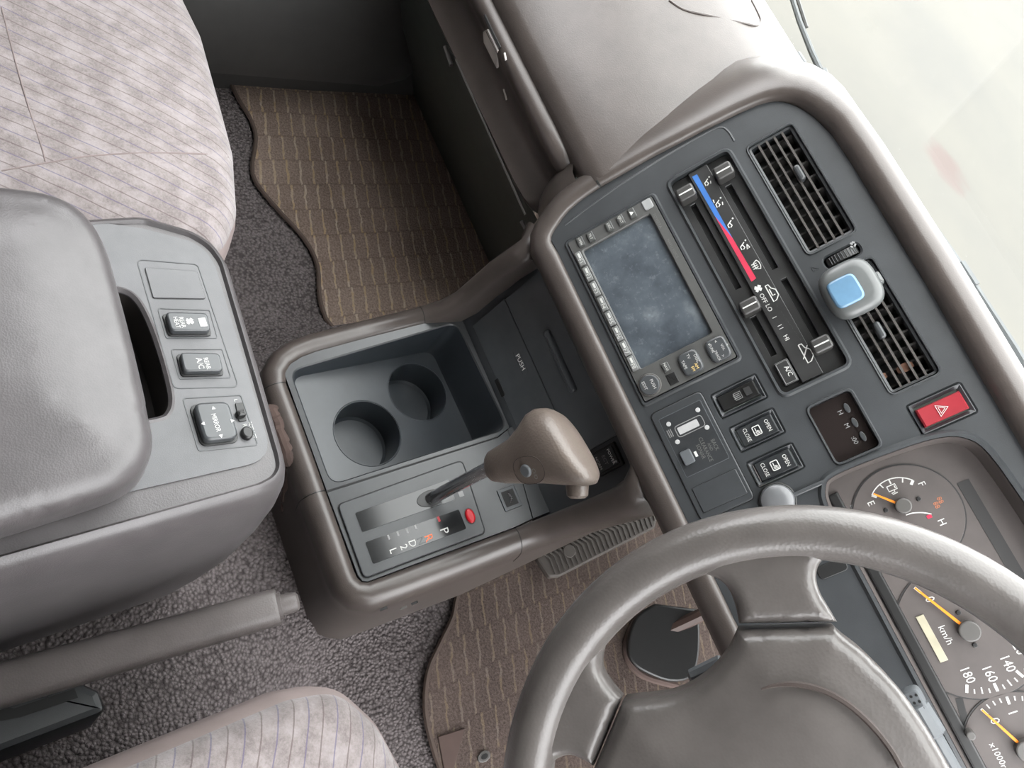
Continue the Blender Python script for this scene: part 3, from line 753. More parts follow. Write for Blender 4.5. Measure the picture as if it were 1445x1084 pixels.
for px in ((968, 273), (1021, 242), (1058, 432), (1159, 486)):
    c = DN.p(*DN.p(0, 0)) if False else DN.off(0.006).p(*px)
    P6 = DN.off(0.006); P6c = c
    q = MB(); q.prism(P6, rounded(rect(c, 0.0135, 0.0175), 0.003), -0.012, 0.004, 0.002, 3); sl = q.build('slider_knob', 'slider_grey', cc)
    q = MB(); q.prism(P6, rect(c, 0.0012, 0.0135), 0.004, 0.0044); q.build('index_line', 'white_print', sl)
    q = MB(); q.prism(P6, rect((c[0], c[1]), 0.006, 0.004), -0.02, -0.011); q.build('stem', 'black', sl)
acq = rq(DN.ps((1092, 514), (1111, 505), (1127, 536), (1108, 546)))
q = MB(); q.prism(DN, rounded(acq, 0.001), -0.006, 0.0005, 0.0008); ac = q.build('push_button', 'hvac_face', cc)
x0, y0, x1, y1 = fit_rect(acq); q = MB(); q.ribbon(DN, inset(acq, 0.0014), 0.0006, 0.0004, True); q.build('outline', 'grey_print', ac)
text('lettering', 'A/C', DN, ((x0 + x1) / 2, (y0 + y1) / 2 + 0.002), 0.0044, 'white_print', ac, 0, 0.0005)
# ================================================================ air vents
def vent(o, label, nv, knob, missing=()):
    x0 = min(a for a, b in o); x1 = max(a for a, b in o); y0 = min(b for a, b in o); y1 = max(b for a, b in o)
    t = thing('air_vent', label, 'air vent', DN.w((x0 + x1) / 2, (y0 + y1) / 2, -0.02), 'centre air vents in the dashboard')
    q = MB(); O = ccw(o); q.rings([[DN.w(a, b, -0.004) for a, b in inset(O, 0.0004)], [DN.w(a, b, -0.0015) for a, b in inset(O, 0.0010)], [DN.w(a, b, -0.002) for a, b in inset(O, 0.0030)], [DN.w(a, b, -0.012) for a, b in inset(O, 0.0034)]], True)
    q.build('frame', 'panel_black', t)
    ns = 4
    for i in range(ns):
        y = y0 + 0.003 + (y1 - y0 - 0.006) * (i + 1) / (ns + 1)
        q = MB(); rings = []
        for x in (x0 + 0.002, x1 - 0.002):
            rings.append([DN.w(x, y + dy, h) for dy, h in ((-0.0010, -0.0015), (0.0010, -0.0015), (0.0014, -0.005), (0.0006, -0.0075), (-0.0006, -0.0075))])
        q.loft(rings); q.build('slat', 'slat_grey', t)
    for i in range(nv):
        x = x0 + (x1 - x0) * (i + 0.5) / nv
        q = MB(); k = 0.004
        q.loft([[DN.w(x + dx, y, h) for dx, h in ((-0.0009, -0.008), (0.0009, -0.008), (0.0009 + k, -0.019), (-0.0009 + k, -0.019))] for y in (y0 + 0.001, y1 - 0.001)]); q.build('vane', 'vane_grey', t)
    if knob:
        c = DN.p(*knob); q = MB(); q.prism(DN, rounded(rect(c, 0.016, 0.006), 0.0028), -0.006, 0.003, 0.002, 3); q.build('adjuster', 'pad_dark', t)
    return t
vent(V1o, 'left centre dash air vent, open and uncovered', 8, (1128, 244))
vent(V2o, 'right centre dash air vent, partly hidden by the clip-on air freshener', 9, (1241, 466))
P6 = DN.off(-0.0085)
for (px, py), w_, h_, lab in (((1277, 519), 0.008, 0.014, 'larger brown dry leaf scrap caught in the right vent'), ((1243, 533), 0.007, 0.010, 'smaller brown dry leaf scrap low in the right vent')):
    c = P6.p(px, py); q = MB(); rg_ = []
    for i in range(5):
        t = i / 4; a_ = w_ * (0.25 + 0.75 * math.sin(math.pi * (0.15 + 0.75 * t))) / 2
        rg_.append([P6.w(c[0] + s_ * a_, c[1] + (t - 0.5) * h_, 0.002 * math.sin(3 * t) + z_ + (0.0012 if s_ else 0)) for s_, z_ in ((-1, 0), (0, 0), (1, 0), (1, 0.0004), (0, 0.0005), (-1, 0.0004))])
    q.loft(rg_); tag(q.build('leaf_scrap', 'dry_brown'), lab, 'leaf', 'leaf scraps in the vent')
q = MB()
tx0, ty0, tx1, ty1 = fit_rect(DN.ps((1160, 367), (1208, 341), (1216, 353), (1170, 383)))
cy = (ty0 + ty1) / 2; cx = (tx0 + tx1) / 2; hw = (tx1 - tx0) * 0.36; hl = (ty1 - ty0) * 0.46
rings = []
for s in (-1, 1):
    rings.append([DN.w(cx + s * hw, cy + hl * math.cos(a), -0.004 + 0.006 * math.sin(a)) for a in [math.pi * k / 16 for k in range(17)]])
q.loft(rings); tw = q.build('thumb_wheel', 'black', dash)
for k in range(3, 13):
    a = math.pi * k / 16; p = (cy + (hl + .0002) * math.cos(a), -0.004 + 0.0062 * math.sin(a))
    q = MB(); q.tube([DN.w(cx - hw * .9, *p), DN.w(cx + hw * .9, *p)], 0.0004, 4); q.build('ridge', 'panel_black', tw)
stroke_icon((1203, 346), [[(-0.9, 0.2), (-0.2, 0.9)], [(0.2, 0.9), (0.9, 0.2)], [(-0.9, -0.4), (0, 0)], [(0.2, -0.9), (0.9, -0.4)]], 0.0026, dash, h=0.0018, w=0.0015, mat='grey_print')
stroke_icon((1150, 378), [[(-0.8, -0.8), (0.8, -0.8), (0.8, 0.8), (-0.8, -0.8)]], 0.003, dash, h=0.0003, w=0.0006, mat='pad_dark')
# ================================================================ air freshener on the vent
A2 = DN.off(0.022); ca = A2.p(1201, 407)
af = thing('air_freshener', 'grey clip-on air freshener with pale blue square window', 'air freshener', A2.w(*ca, -0.02))
def squircle(c, w, h, n=40, e=3.2):
    out = []
    for i in range(n):
        a = 2 * math.pi * i / n; cs, sn = math.cos(a), math.sin(a)
        out.append((c[0] + w / 2 * math.copysign(abs(cs) ** (2 / e), cs), c[1] + h / 2 * math.copysign(abs(sn) ** (2 / e), sn)))
    return out
q = MB(); rg = []
for s, hh in ((0.80, -0.014), (0.95, -0.010), (1.0, -0.003), (0.985, 0.001), (0.92, 0.0045), (0.80, 0.0065), (0.62, 0.0072)):
    rg.append([A2.w(a, b, hh) for a, b in squircle(ca, 0.049 * s, 0.047 * s)])
q.loft(rg); body = q.build('body', 'freshener_grey', af)
cb = A2.off(0.006).p(1193, 411)
q = MB(); q.prism(A2, squircle(cb, 0.026, 0.0255, 32, 4.5), 0.002, 0.0088, 0.0022, 3); q.build('blue_window', 'freshener_blue', af)
q = MB(); q.prism(A2, squircle((ca[0], ca[1]), 0.014, 0.02, 20, 4), -0.032, -0.012); q.build('clip', 'grey_cap', af)
q = MB(); c2 = (ca[0] + 0.0015, ca[1] + 0.0225); q.prism(A2, rounded(rect(c2, 0.012, 0.009), 0.003), -0.011, -0.002, 0.003); q.build('side_tab', 'freshener_grey', af)
# ================================================================ switches
def bezel(o, t, mat='bezel_grey', r=0.0015, hh=0.0):
    q = MB(); O = ccw(o); O = rounded(O, r)
    q.rings([[DN.w(a, b, -0.007) for a, b in inset(O, 0.0003)], [DN.w(a, b, 0.0008 + hh) for a, b in inset(O, 0.0003)], [DN.w(a, b, 0.001 + hh) for a, b in inset(O, 0.0010)], [DN.w(a, b, -0.0008 + hh) for a, b in inset(O, 0.0034)], [DN.w(a, b, -0.007) for a, b in inset(O, 0.0036)]], True)
    return q.build('bezel', mat, t)
def rocker(o, t, mat, tilt=0.002, h=0.0045):
    x0, y0, x1, y1 = fit_rect(o); x0 -= 0.0008; y0 -= 0.0008; x1 += 0.0008; y1 += 0.0008; q = MB()
    prof = [(y0, -0.007), (y0, h - 0.002 - tilt), (y0 + 0.0012, h - 0.0004 - tilt), ((y0 + y1) / 2, h - 0.001), (y1 - 0.0012, h + tilt), (y1, h - 0.0015 + tilt), (y1, -0.007)]
    rg = []
    for x, k in ((x0, 0.0012), (x0 + 0.0008, 0), (x1 - 0.0008, 0), (x1, 0.0012)):
        rg.append([DN.w(x, y, hh - (k if 0 < i < 6 else 0)) for i, (y, hh) in enumerate(prof)])
    q.loft(rg); return q.build('rocker', mat, t)
def rh(o, y, tilt=0.002, h=0.0045):
    x0, y0, x1, y1 = fit_rect(o); m = (y0 + y1) / 2
    return (h - 0.001) + ((tilt + 0.001) * (y - m) / (y1 - m) if y > m else (-(tilt) + 0.0006) * (m - y) / (m - y0))
RK1 = DN.ps((1013, 563), (1061.5, 538.5), (1070.5, 555), (1022.5, 581)); RK2 = DN.ps((1039.5, 607.5), (1087, 586), (1098, 608), (1050, 630)); RK3 = DN.ps((1064.5, 656), (1112, 635.5), (1124.5, 657), (1075, 679))
s1 = thing('rocker_switch', 'black rear-window defogger switch, topmost of the three rockers', 'switch', DN.w(*SW1[0]), 'rocker switches below the stereo')
bezel(SW1, s1); r = rocker(RK1, s1, 'black')
x0, y0, x1, y1 = fit_rect(RK1); mx, my = (x0 + x1) / 2, (y0 + y1) / 2
PT = Plane(DN.w(mx, my, 0.0041), (DN.v + DN.n * 0.05)); k = 0.0032
q = MB(); q.ribbon(PT, [(-k, -k), (k, -k), (k, k), (-k, k)], 0.0006, 0.0004, True)
for xx in (-0.0016, 0, 0.0016): q.ribbon(PT, [(xx, -0.0042), (xx, 0.002)], 0.0006, 0.0004)
q.build('heated_window_mark', 'grey_print', r)
q = MB(); q.prism(DN, rect((mx, y1 - 0.0075), 0.0075, 0.006), 0.003, 0.0062); q.build('indicator', 'deep_black', r)
for SW, RK, lab, sw in ((SW2, RK2, 'middle OPEN CLOSE rocker switch, between the other two rockers', 0), (SW3, RK3, 'lowest OPEN CLOSE rocker switch, nearest the steering wheel', 1)):
    s = thing('rocker_switch', lab, 'switch', DN.w(*SW[0]), 'rocker switches below the stereo')
    bezel(SW, s); r = rocker(RK, s, 'panel_black')
    x0, y0, x1, y1 = fit_rect(RK); mx = (x0 + x1) / 2; L = y1 - y0
    for t, fy in (('CLOSE', 0.2), ('OPEN', 0.82)):
        y = y0 + L * fy; text('lettering', t, DN, (mx, y), 0.0037, 'white_print', r, 0, rh(RK, y) + 0.0006, 0.85)
    PT = Plane(DN.w(mx, y0 + L * 0.5, 0.0042), DN.v)
    q = MB(); q.ribbon(PT, rounded([(-0.004, -0.0032), (0.004, -0.0032), (0.004, 0.0032), (-0.004, 0.0032)], 0.001), 0.0008, 0.0003, True); q.ribbon(PT, [(-0.0026, -0.001), (0.0005, -0.001), (0.0005, 0.0012)], 0.0008, 0.0003)
    for xx in (0.0015, 0.0027): q.ribbon(PT, [(xx, -0.002), (xx, 0.0022)], 0.0006, 0.0003)
    q.build('curtain_mark', 'white_print', r)
hz = thing('hazard_switch', 'red hazard warning switch with white triangle', 'switch', DN.w(*HZo[0]))
bezel(HZo, hz, 'bezel_grey', 0.002)
RH = DN.ps((1292, 580.5), (1351, 554.5), (1364, 577), (1305.5, 601.5)); r = rocker(RH, hz, 'red_plastic', 0.001, 0.006)
x0, y0, x1, y1 = fit_rect(RH); PT = Plane(DN.w((x0 + x1) / 2, (y0 + y1) / 2, 0.0051), DN.v)
q = MB(); q.ribbon(PT, [(-0.005, -0.0036), (0.005, -0.0036), (0, 0.0048)], 0.0007, 0.0004, True); q.ribbon(PT, [(-0.0028, -0.0022), (0.0028, -0.0022), (0, 0.0024)], 0.0006, 0.0004, True); q.build('triangle_mark', 'white_print', r)
# sonar panel
sn = thing('sonar_panel', 'charcoal back and clearance sonar panel below the stereo', 'control panel', DN.w(*SNo[0]))
q = MB(); q.prism(DN, rounded(SNo, 0.005), -0.002, 0.0016, 0.001); base = q.build('plate', 'slate', sn)
q = MB(); q.ribbon(DN, inset(rounded(SNo, 0.005), -0.0003), 0.0007, 0.0001, True); q.build('outline_gap', 'black', sn)
sd = rq(DN.ps((929, 592), (988, 566), (1030, 646), (969.7, 674)))
q = MB(); q.prism(DN, rounded(sd, 0.0015), 0.001, 0.0021, 0.0003); disp = q.build('display', 'panel_black', sn)
q = MB(); q.ribbon(DN, rounded(sd, 0.0015), 0.0006, 0.0018, True); q.build('display_edge', 'slate_light', sn)
bl = rq(DN.ps((976.5, 689), (1038.5, 661.7), (1055, 695.6), (993, 724.7)))
q = MB(); q.prism(DN, rounded(bl, 0.0015), 0.001, 0.0024, 0.0006); q.build('blank_plate', 'slate', sn)
q = MB(); q.ribbon(DN, rounded(bl, 0.0015), 0.0006, 0.0016, True); q.build('outline_gap', 'black', sn)
for px in ((985, 579), (998, 603.5), (944, 599), (956.5, 624)):
    q = MB(); q.prism(DN, circle(DN.p(*px), 0.0022, 14), 0.002, 0.0026, 0.0003); q.build('lamp', 'lamp_white', disp)
vx0, vy0, vx1, vy1 = fit_rect(DN.ps((953, 604), (983, 590), (991, 601), (960, 616)))
q = MB(); q.ribbon(DN, rounded([(vx0 - 0.001, vy0 - 0.001), (vx1 + 0.001, vy0 - 0.001), (vx1 + 0.001, vy1 + 0.004), (vx0 - 0.001, vy1 + 0.004)], 0.003), 0.0007, 0.0021, True); q.build('van_outline', 'grey_print', disp)
q = MB(); q.prism(DN, rounded([(vx0 + .001, vy0 + .001), (vx1 - .001, vy0 + .001), (vx1 - .001, vy1 - .001), (vx0 + .001, vy1 - .001)], 0.001), 0.0021, 0.0024); q.build('van_body', 'lamp_white', disp)
q = MB(); c = DN.p(946, 612.5)
for i in range(3): q.ribbon(DN, [(c[0] - 0.004, c[1] - 0.0015 + i * 0.0017), (c[0] + 0.0035, c[1] - 0.0015 + i * 0.0017)], 0.0007, 0.0021)
q.build('wave_mark', 'grey_print', disp)
for t, px, sz in (('BACK', (1009, 628), 0.0038), ('AND', (1002.5, 631), 0.003), ('CLEARANCE', (996, 634.5), 0.0038), ('SONAR', (989, 637.5), 0.0038)):
    text('lettering', t, DN, DN.p(*px), sz, 'faint_print', disp, 0, 0.0021, 0.82)
o, c = key(DN, (970.5, 645.5), 0.0135, 0.0105, 0.003, 'slate_light', sn, 'push_button', 0.002, 0.0015, 0.001)
q = MB(); c = DN.p(982.5, 641); q.prism(DN, rect(c, 0.005, 0.0024), 0.0021, 0.0025); q.build('mark', 'white_print', disp)
# clock
ck = thing('dash_clock', 'dark clock display with three small setting buttons', 'clock', DN.w(*fit_rect(CKo[:4])[:2]))
q = MB(); q.prism(DN, inset(ccw(CKo), 0.0006), -0.011, -0.006); fc = q.build('display', 'clock_face', ck)
P5 = DN.off(-0.006)
for px, t, tp in (((1195, 576), 'H', (1185.5, 582.5)), ((1206, 596.5), 'M', (1195, 601)), ((1217.5, 616), ':00', (1206, 621.5))):
    c = P5.p(*px); q = MB(); q.prism(P5, circle(c, 0.0046, 16, 0.0022), -0.001, 0.002, 0.0006); q.build('button', 'pad_dark', ck)
    text('lettering', t, P5, P5.p(*tp), 0.0042, 'grey_print', fc, 0, 0.0)
# round silver knob beside the cluster
kb = thing('round_knob', 'round silver grey knob on the dash above the steering wheel rim', 'knob', DN.wp(1093, 716))
c = DN.off(0.01).p(1097, 707); rg = []
for r_, hh in ((0.012, -0.012), (0.0125, 0.0), (0.0145, 0.002), (0.0148, 0.006), (0.0135, 0.0095), (0.010, 0.0115), (0.005, 0.0124)):
    rg.append([DN.w(a, b, hh) for a, b in circle(c, r_, 28)])
q = MB(); q.loft(rg); q.build('cap', 'silver_cap', kb)
q = MB(); q.prism(DN, circle(c, 0.0165, 28), 0.0, 0.0022, 0.001); q.build('collar', 'black', kb)
q = MB(); q.prism(DN, rounded(rect((c[0] + 0.001, c[1] + 0.028), 0.004, 0.03), 0.0018), 0.0, 0.003, 0.0012); q.build('lever', 'pad_dark', kb)
# ================================================================ instrument cluster
ic = thing('instrument_cluster', 'instrument cluster with orange needles behind the steering wheel', 'gauge cluster', DN.w(CA, 0.1, -0.03))
q = MB(); O = ccw(CLo)
q.prism(GP, inset(O, -0.001), -0.006, 0.0); face = q.build('face', 'gauge_face', ic)
q = MB(); q.rings([[DN.w(a, b, 0.0004) for a, b in inset(O, 0.0005)], [DN.w(a, b, -0.004) for a, b in inset(O, 0.002)], [DN.w(a, b, -0.026) for a, b in inset(O, 0.0042)]], True); q.build('surround', 'gauge_face', ic)
x0 = 0.318
q = MB(); q.prism(GP, [(0.325, 0.108), (0.66, 0.108), (0.66, 0.118), (0.325, 0.118)], 0, 0.004, 0.002); q.build('lower_band', 'black', ic)
sl = rq(GP.ps((1352, 670), (1372, 660), (1440, 750), (1420, 765)))
q = MB(); q.prism(GP, [(0.358, 0.2075), (0.64, 0.2075), (0.64, 0.2175), (0.358, 0.2175)], 0, 0.0005); q.build('warning_lamp_strip', 'gauge_ring', ic)
def ring(c, r, w, name, mat, a0=0, a1=360, h=0.0):
    q = MB(); n = 48; pts = [(c[0] + r * math.cos(math.radians(a0 + (a1 - a0) * i / n)), c[1] + r * math.sin(math.radians(a0 + (a1 - a0) * i / n))) for i in range(n + (0 if a1 - a0 == 360 else 1))]
    q.ribbon(GP, pts, w, h, a1 - a0 == 360); return q.build(name, mat, ic)
def dial(c, r, name):
    q = MB(); q.prism(GP, circle(c, r, 56), 0, 0.0012, 0.0004); o = q.build(name, 'gauge_face', ic)
    ring(c, r + 0.0004, 0.0014, 'dial_edge', 'gauge_ring', h=0.0006); return o
H2 = 0.0012
def needle(c, tip, base=0.0065, w=0.0022):
    c = Vector(c); tip = Vector(tip); d = (tip - c).normalized(); n_ = Vector((-d.y, d.x))
    q = MB(); a = c + d * base * 0.4
    q.prism(GP, [tuple(a + n_ * w / 2), tuple(a - n_ * w / 2), tuple(tip - n_ * w * 0.3), tuple(tip + n_ * w * 0.3)], 0.004, 0.0052); q.build('needle', 'needle_orange', ic)
    q = MB(); q.prism(GP, circle(c, base, 24), 0.001, 0.0085, 0.0012); q.build('needle_hub', 'grey_cap', ic)
def tick(c, r0, r1, ang, w, mat='white_print'):
    a = math.radians(ang); q = MB(); q.ribbon(GP, [(c[0] + r0 * math.cos(a), c[1] + r0 * math.sin(a)), (c[0] + r1 * math.cos(a), c[1] + r1 * math.sin(a))], w, H2); q.build('tick', mat, ic)
# fuel and temperature dial
cF = GP.p(1281, 728); d1 = dial(cF, 0.044, 'fuel_dial')
f0 = GP.p(1273.4, 713.7); f1 = GP.p(1232, 697); needle(f0, f1, 0.0068, 0.0022)
E_, F_ = GP.p(1230, 699), GP.p(1288, 678)
def arc3(c, p, q_, n=14, sgn=1):
    c = Vector(c); a = Vector(p) - c; b = Vector(q_) - c; a0 = math.atan2(a.y, a.x); a1 = math.atan2(b.y, b.x)
    if sgn > 0 and a1 > a0: a1 -= 2 * math.pi
    if sgn < 0 and a1 < a0: a1 += 2 * math.pi
    return [(c.x + (a.length + (b.length - a.length) * i / n) * math.cos(a0 + (a1 - a0) * i / n), c.y + (a.length + (b.length - a.length) * i / n) * math.sin(a0 + (a1 - a0) * i / n)) for i in range(n + 1)]
fa = arc3(f0, E_, F_); q = MB(); q.ribbon(GP, fa, 0.0009, H2); q.build('fuel_scale', 'white_print', ic)
for i, w in ((0, 0.0024), (4, 0.0010), (7, 0.0012), (11, 0.001), (14, 0.0024)):
    p = Vector(fa[i]); d = (Vector(f0) - p).normalized() * 0.0042; q = MB(); q.ribbon(GP, [tuple(p), tuple(p + d)], w, H2); q.build('tick', 'white_print', ic)
text('lettering', 'E', GP, GP.p(1228.5, 710.5), 0.006, 'white_print', d1, 0, H2); text('lettering', 'F', GP, GP.p(1300, 683), 0.006, 'white_print', d1, 0, H2)
text('lettering', 'H', GP, GP.p(1328.5, 737), 0.006, 'white_print', d1, 0, H2); text('lettering', 'L', GP, GP.p(1204, 714), 0.006, 'grey_print', ic, 0, 0.0)
stroke_icon((1259, 689.5), [[(-1, -1.2), (-1, 1.2), (0.5, 1.2), (0.5, -1.2), (-1, -1.2)], [(-0.6, 0.8), (0.2, 0.8)], [(0.5, 0.2), (1.1, 0.2), (1.2, -0.8), (1.6, -0.6), (1.5, 0.8)]], 0.0030, d1, GP, H2, w=0.0009)
text('lettering', '88', GP, GP.p(1326, 706), 0.0042, 'dim_orange', d1, 0, H2); text('lettering', '88', GP, GP.p(1321, 713), 0.0042, 'dim_orange', d1, 0, H2)
q = MB(); q.prism(GP, rect(GP.p(1219, 690.5), 0.005, 0.0025), 0, 0.0004); q.build('warning_lamp', 'dim_orange', ic)
ta = [GP.p(*p) for p in ((1278, 727), (1288, 724), (1302, 723.5), (1314, 725.5))]
q = MB(); q.ribbon(GP, [tuple(v) for v in smooth_path(ta, 3)], 0.0009, H2); q.build('temperature_scale', 'white_print', ic)
q = MB(); q.prism(GP, rect(GP.p(1311, 729), 0.0030, 0.0040), H2, H2 + 0.0004); q.build('hot_mark', 'red_print', ic)
for px in ((1296, 704), (1250, 720)):
    q = MB(); q.prism(GP, circle(GP.p(*px), 0.0020, 10), H2, H2 + 0.0016, 0.0005); q.build('screw', 'black', ic)
# speedometer: zero at the passenger side, 180 at the driver side
cS = GP.p(1366, 889); t0 = Vector(GP.p(1290, 829)) - Vector(cS); rS = t0.length
d2 = dial(cS, rS + 0.004, 'speedometer_dial')
A0 = math.degrees(math.atan2(t0.y, t0.x)); t9 = Vector(GP.p(1364, 966)) - Vector(cS); A9 = math.degrees(math.atan2(t9.y, t9.x))
while A9 > A0: A9 -= 360
for i in range(37):
    a = A0 + (A9 - A0) * i / 36; big = i % 4 == 0
    tick(cS, rS - (0.0065 if big else (0.005 if i % 2 == 0 else 0.0035)), rS, a, 0.0022 if big else 0.0010)
for i in range(10):
    a = math.radians(A0 + (A9 - A0) * i / 9); rr = rS - 0.0145
    text('lettering', str(20 * i), GP, (cS[0] + rr * math.cos(a), cS[1] + rr * math.sin(a)), 0.0078, 'white_print', d2, 0, H2, 0.85)
needle(cS, GP.p(1290, 829), 0.0085, 0.0026)
text('lettering', 'km/h', GP, GP.p(1334, 896), 0.0058, 'white_print', d2, 0, H2)
od = rq(GP.ps((1293, 869.4), (1304, 867), (1336, 930.5), (1325, 936)))
q = MB(); q.prism(GP, od, H2, H2 + 0.0012, 0.0003); q.build('odometer_display', 'lcd_cream', ic)
for px in ((1352, 864), (1375, 910)):
    q = MB(); q.prism(GP, circle(GP.p(*px), 0.0020, 10), H2, H2 + 0.0016, 0.0005); q.build('screw', 'black', ic)
# tachometer
cT = GP.p(1447, 1057); tt = Vector(GP.p(1384, 1000)) - Vector(cT); rT = tt.length; d3 = dial(cT, rT + 0.003, 'tachometer_dial')
A1 = math.degrees(math.atan2(tt.y, tt.x))
for i in range(33):
    a = A1 - 250 * i / 32; tick(cT, rT - (0.006 if i % 4 == 0 else 0.0035), rT, a, 0.002 if i % 4 == 0 else 0.001, 'white_print' if i < 26 else 'red_print')
for i in range(9):
    a = math.radians(A1 - 250 * i / 8); text('lettering', str(i), GP, (cT[0] + (rT - 0.0125) * math.cos(a), cT[1] + (rT - 0.0125) * math.sin(a)), 0.0075, 'white_print', d3, 0, H2)
needle(cT, GP.p(1384, 1000), 0.0085, 0.0024)
text('lettering', 'x1000r/min', GP, (cT[0] + 0.004, cT[1] - 0.021), 0.005, 'white_print', d3, 0, H2)
ra, rb = GP.p(1353, 985), GP.p(1366, 1033)
q = MB(); q.ribbon(GP, [ra, rb], 0.0055, 0.0); q.build('reset_slot', 'black', ic)
q = MB(); q.prism(GP, circle(rb, 0.0036, 14), 0, 0.012, 0.001); q.build('reset_button', 'grey_cap', ic)
q = MB(); c = GP.p(1384, 1075); q.prism(GP, rect(c, 0.007, 0.004), 0, 0.0004); q.prism(GP, rect((c[0], c[1] + 0.0025), 0.004, 0.002), 0, 0.0004); q.build('warning_lamp', 'red_print', ic)
# ================================================================ steering wheel
sw = thing('steering_wheel', 'taupe leather-look steering wheel with padded hub', 'steering wheel', WP.w(0, 0, -0.03))
q = MB(); R0, r0 = 0.1735, 0.0165; rg = []
N = 96
for i in range(N + 1):
    a = 2 * math.pi * i / N; ring_ = []
    for k in range(16):
        b = 2 * math.pi * k / 16; rr = R0 + r0 * math.cos(b)
        ring_.append(WP.w(rr * math.cos(a), rr * math.sin(a), r0 * 1.08 * math.sin(b)))
    rg.append(ring_)
q.rings(rg, True); q.build('rim', 'taupe_wheel', sw, 60)
def mir(p): return [(-a, b) for a, b in p][::-1]
def shell(pl, out, levels, name, mat, parent, smooth=60):
    """rounded slab: levels = (inset, height) from bottom to top"""
    out = ccw(out); rg = [[pl.w(a, b, h) for a, b in inset(out, d)] for d, h in levels]
    q = MB(); q.loft(rg); return q.build(name, mat, parent, smooth)
sp1 = [tuple(v) for v in smooth_path([(-0.172, -0.016), (-0.1645, -0.004), (-0.1555, 0.010), (-0.146, 0.0165), (-0.134, 0.0165), (-0.1225, 0.0135)], 4)] + [tuple(v) for v in smooth_path([(-0.1025, 0.0665), (-0.112, 0.066), (-0.121, 0.0655), (-0.130, 0.0675), (-0.1365, 0.073), (-0.140, 0.082), (-0.142, 0.094), (-0.152, 0.085)], 4)] + [(-0.172, 0.03)]
def slab(pl, out, h0, r, hh, name, mat, parent, crown=0.0, cd=0.05, step=0.006, depth=0.016):
    q = MB(); O = pl.off(h0); dome(q, O, out, roundprof(r, hh, crown, cd), step, [(0, -depth * 0.6), (-0.004, -depth)]); return q.build(name, mat, parent, 60)
sp2 = [tuple(v) for v in smooth_path([(-0.1085, -0.0735), (-0.119, -0.077), (-0.129, -0.078), (-0.1385, -0.073), (-0.146, -0.064), (-0.153, -0.052)], 4)] + [(-0.165, -0.06), (-0.155, -0.085), (-0.138, -0.112), (-0.117, -0.135), (-0.100, -0.148)] + [tuple(v) for v in smooth_path([(-0.085, -0.140), (-0.089, -0.128), (-0.088, -0.118), (-0.082, -0.111), (-0.0775, -0.1075)], 4)]
for P in (sp1, mir(sp1)): slab(WP, P, -0.001, 0.009, 0.0095, 'spoke', 'taupe_wheel', sw)
for P in (sp2, mir(sp2)): slab(WP, P, -0.001, 0.009, 0.0095, 'lower_spoke', 'taupe_wheel', sw)
ph = [tuple(v) for v in smooth_path([(-0.0775, -0.1075), (-0.1075, -0.0735)], 2)] + [tuple(v) for v in smooth_path([(-0.1035, -0.058), (-0.1, -0.04), (-0.1025, -0.02), (-0.110, -0.002), (-0.1205, 0.0115)], 4)] + [tuple(v) for v in smooth_path([(-0.1015, 0.064), (-0.094, 0.067), (-0.082, 0.073), (-0.058, 0.081), (-0.034, 0.0845), (-0.012, 0.0855)], 4)]
pad_o = ph + mir(ph) + [(0.045, -0.118), (0, -0.122), (-0.045, -0.118)]
pad_o = ccw(pad_o)
slab(WP, inset(pad_o, 0.0008), 0.0, 0.012, 0.012, 'hub_pad', 'taupe_wheel', sw, 0.008, 0.07, 0.008, 0.03)
# moulded line across the pad
q = MB(); P2 = WP.off(0.0185)
g1 = [P2.wp(*p) for p in ((1074, 973), (1095, 967), (1125, 966), (1160, 974), (1195, 993), (1228, 1022), (1255, 1055), (1272, 1084))]
cx_, cy_ = 0.0, 0.0
q.tube(smooth_path(g1, 4), [0.0006 + 0.0012 * min(1, i / 8) for i in range(29)], 6); q.build('pad_crease', 'taupe_dark', sw)
# column shroud behind the hub
colm = thing('steering_column', 'taupe steering column shroud behind the wheel hub', 'steering column', WP.w(0, -0.02, -0.16))
shell(WP, rounded(rect((0, -0.012), 0.12, 0.10), 0.03), [(0.03, -0.22), (0.01, -0.19), (0.0, -0.12), (0.0, -0.06), (0.012, -0.036)], 'shroud', 'taupe_dark', colm)
def stalk(name, label, pts, r, mat, tipmat):
    t = thing(name, label, 'stalk', pts[0]); q = MB(); q.tube(pts, r, 10); q.build('arm', mat, t)
    q = MB(); d = (pts[-1] - pts[-2]).normalized(); rl = r[-1] if isinstance(r, list) else r
    q.tube([pts[-1] - d * 0.02, pts[-1] - d * 0.018, pts[-1] + d * 0.004, pts[-1] + d * 0.006], [rl * 1.15, rl * 1.5, rl * 1.4, rl * 0.9], 10); q.build('tip', tipmat, t); return t
PS = WP.off(-0.045)
stalk('column_stalk', 'grey tipped column stalk seen through the wheel opening', [PS.wp(1075, 905), PS.wp(1015, 940), PS.wp(985, 954)], [0.005, 0.0045, 0.0045], 'black', 'stalk_grey')
PS2 = DN.off(0.035)
t = stalk('column_stalk', 'pale grey column stalk between the wheel hub and cluster', [PS2.wp(1365, 1120), PS2.wp(1330, 1060), PS2.wp(1297, 1003)], [0.006, 0.0065, 0.007], 'stalk_grey', 'stalk_grey')
q = MB(); PT = Plane(PS2.wp(1291, 988), (PS2.v + PS2.n * 0.2)); ct = (0, 0)
q.prism(PT, rounded(rect(ct, 0.02, 0.014), 0.005), -0.004, 0.0075, 0.002); e = q.build('end_cap', 'stalk_grey', t)
for i in range(3):
    for j in range(3):
        q = MB(); q.prism(PT, circle((-0.005 + i * 0.005, -0.004 + j * 0.004), 0.0011, 8), 0.0073, 0.0078); q.build('vent_dot', 'black', e)
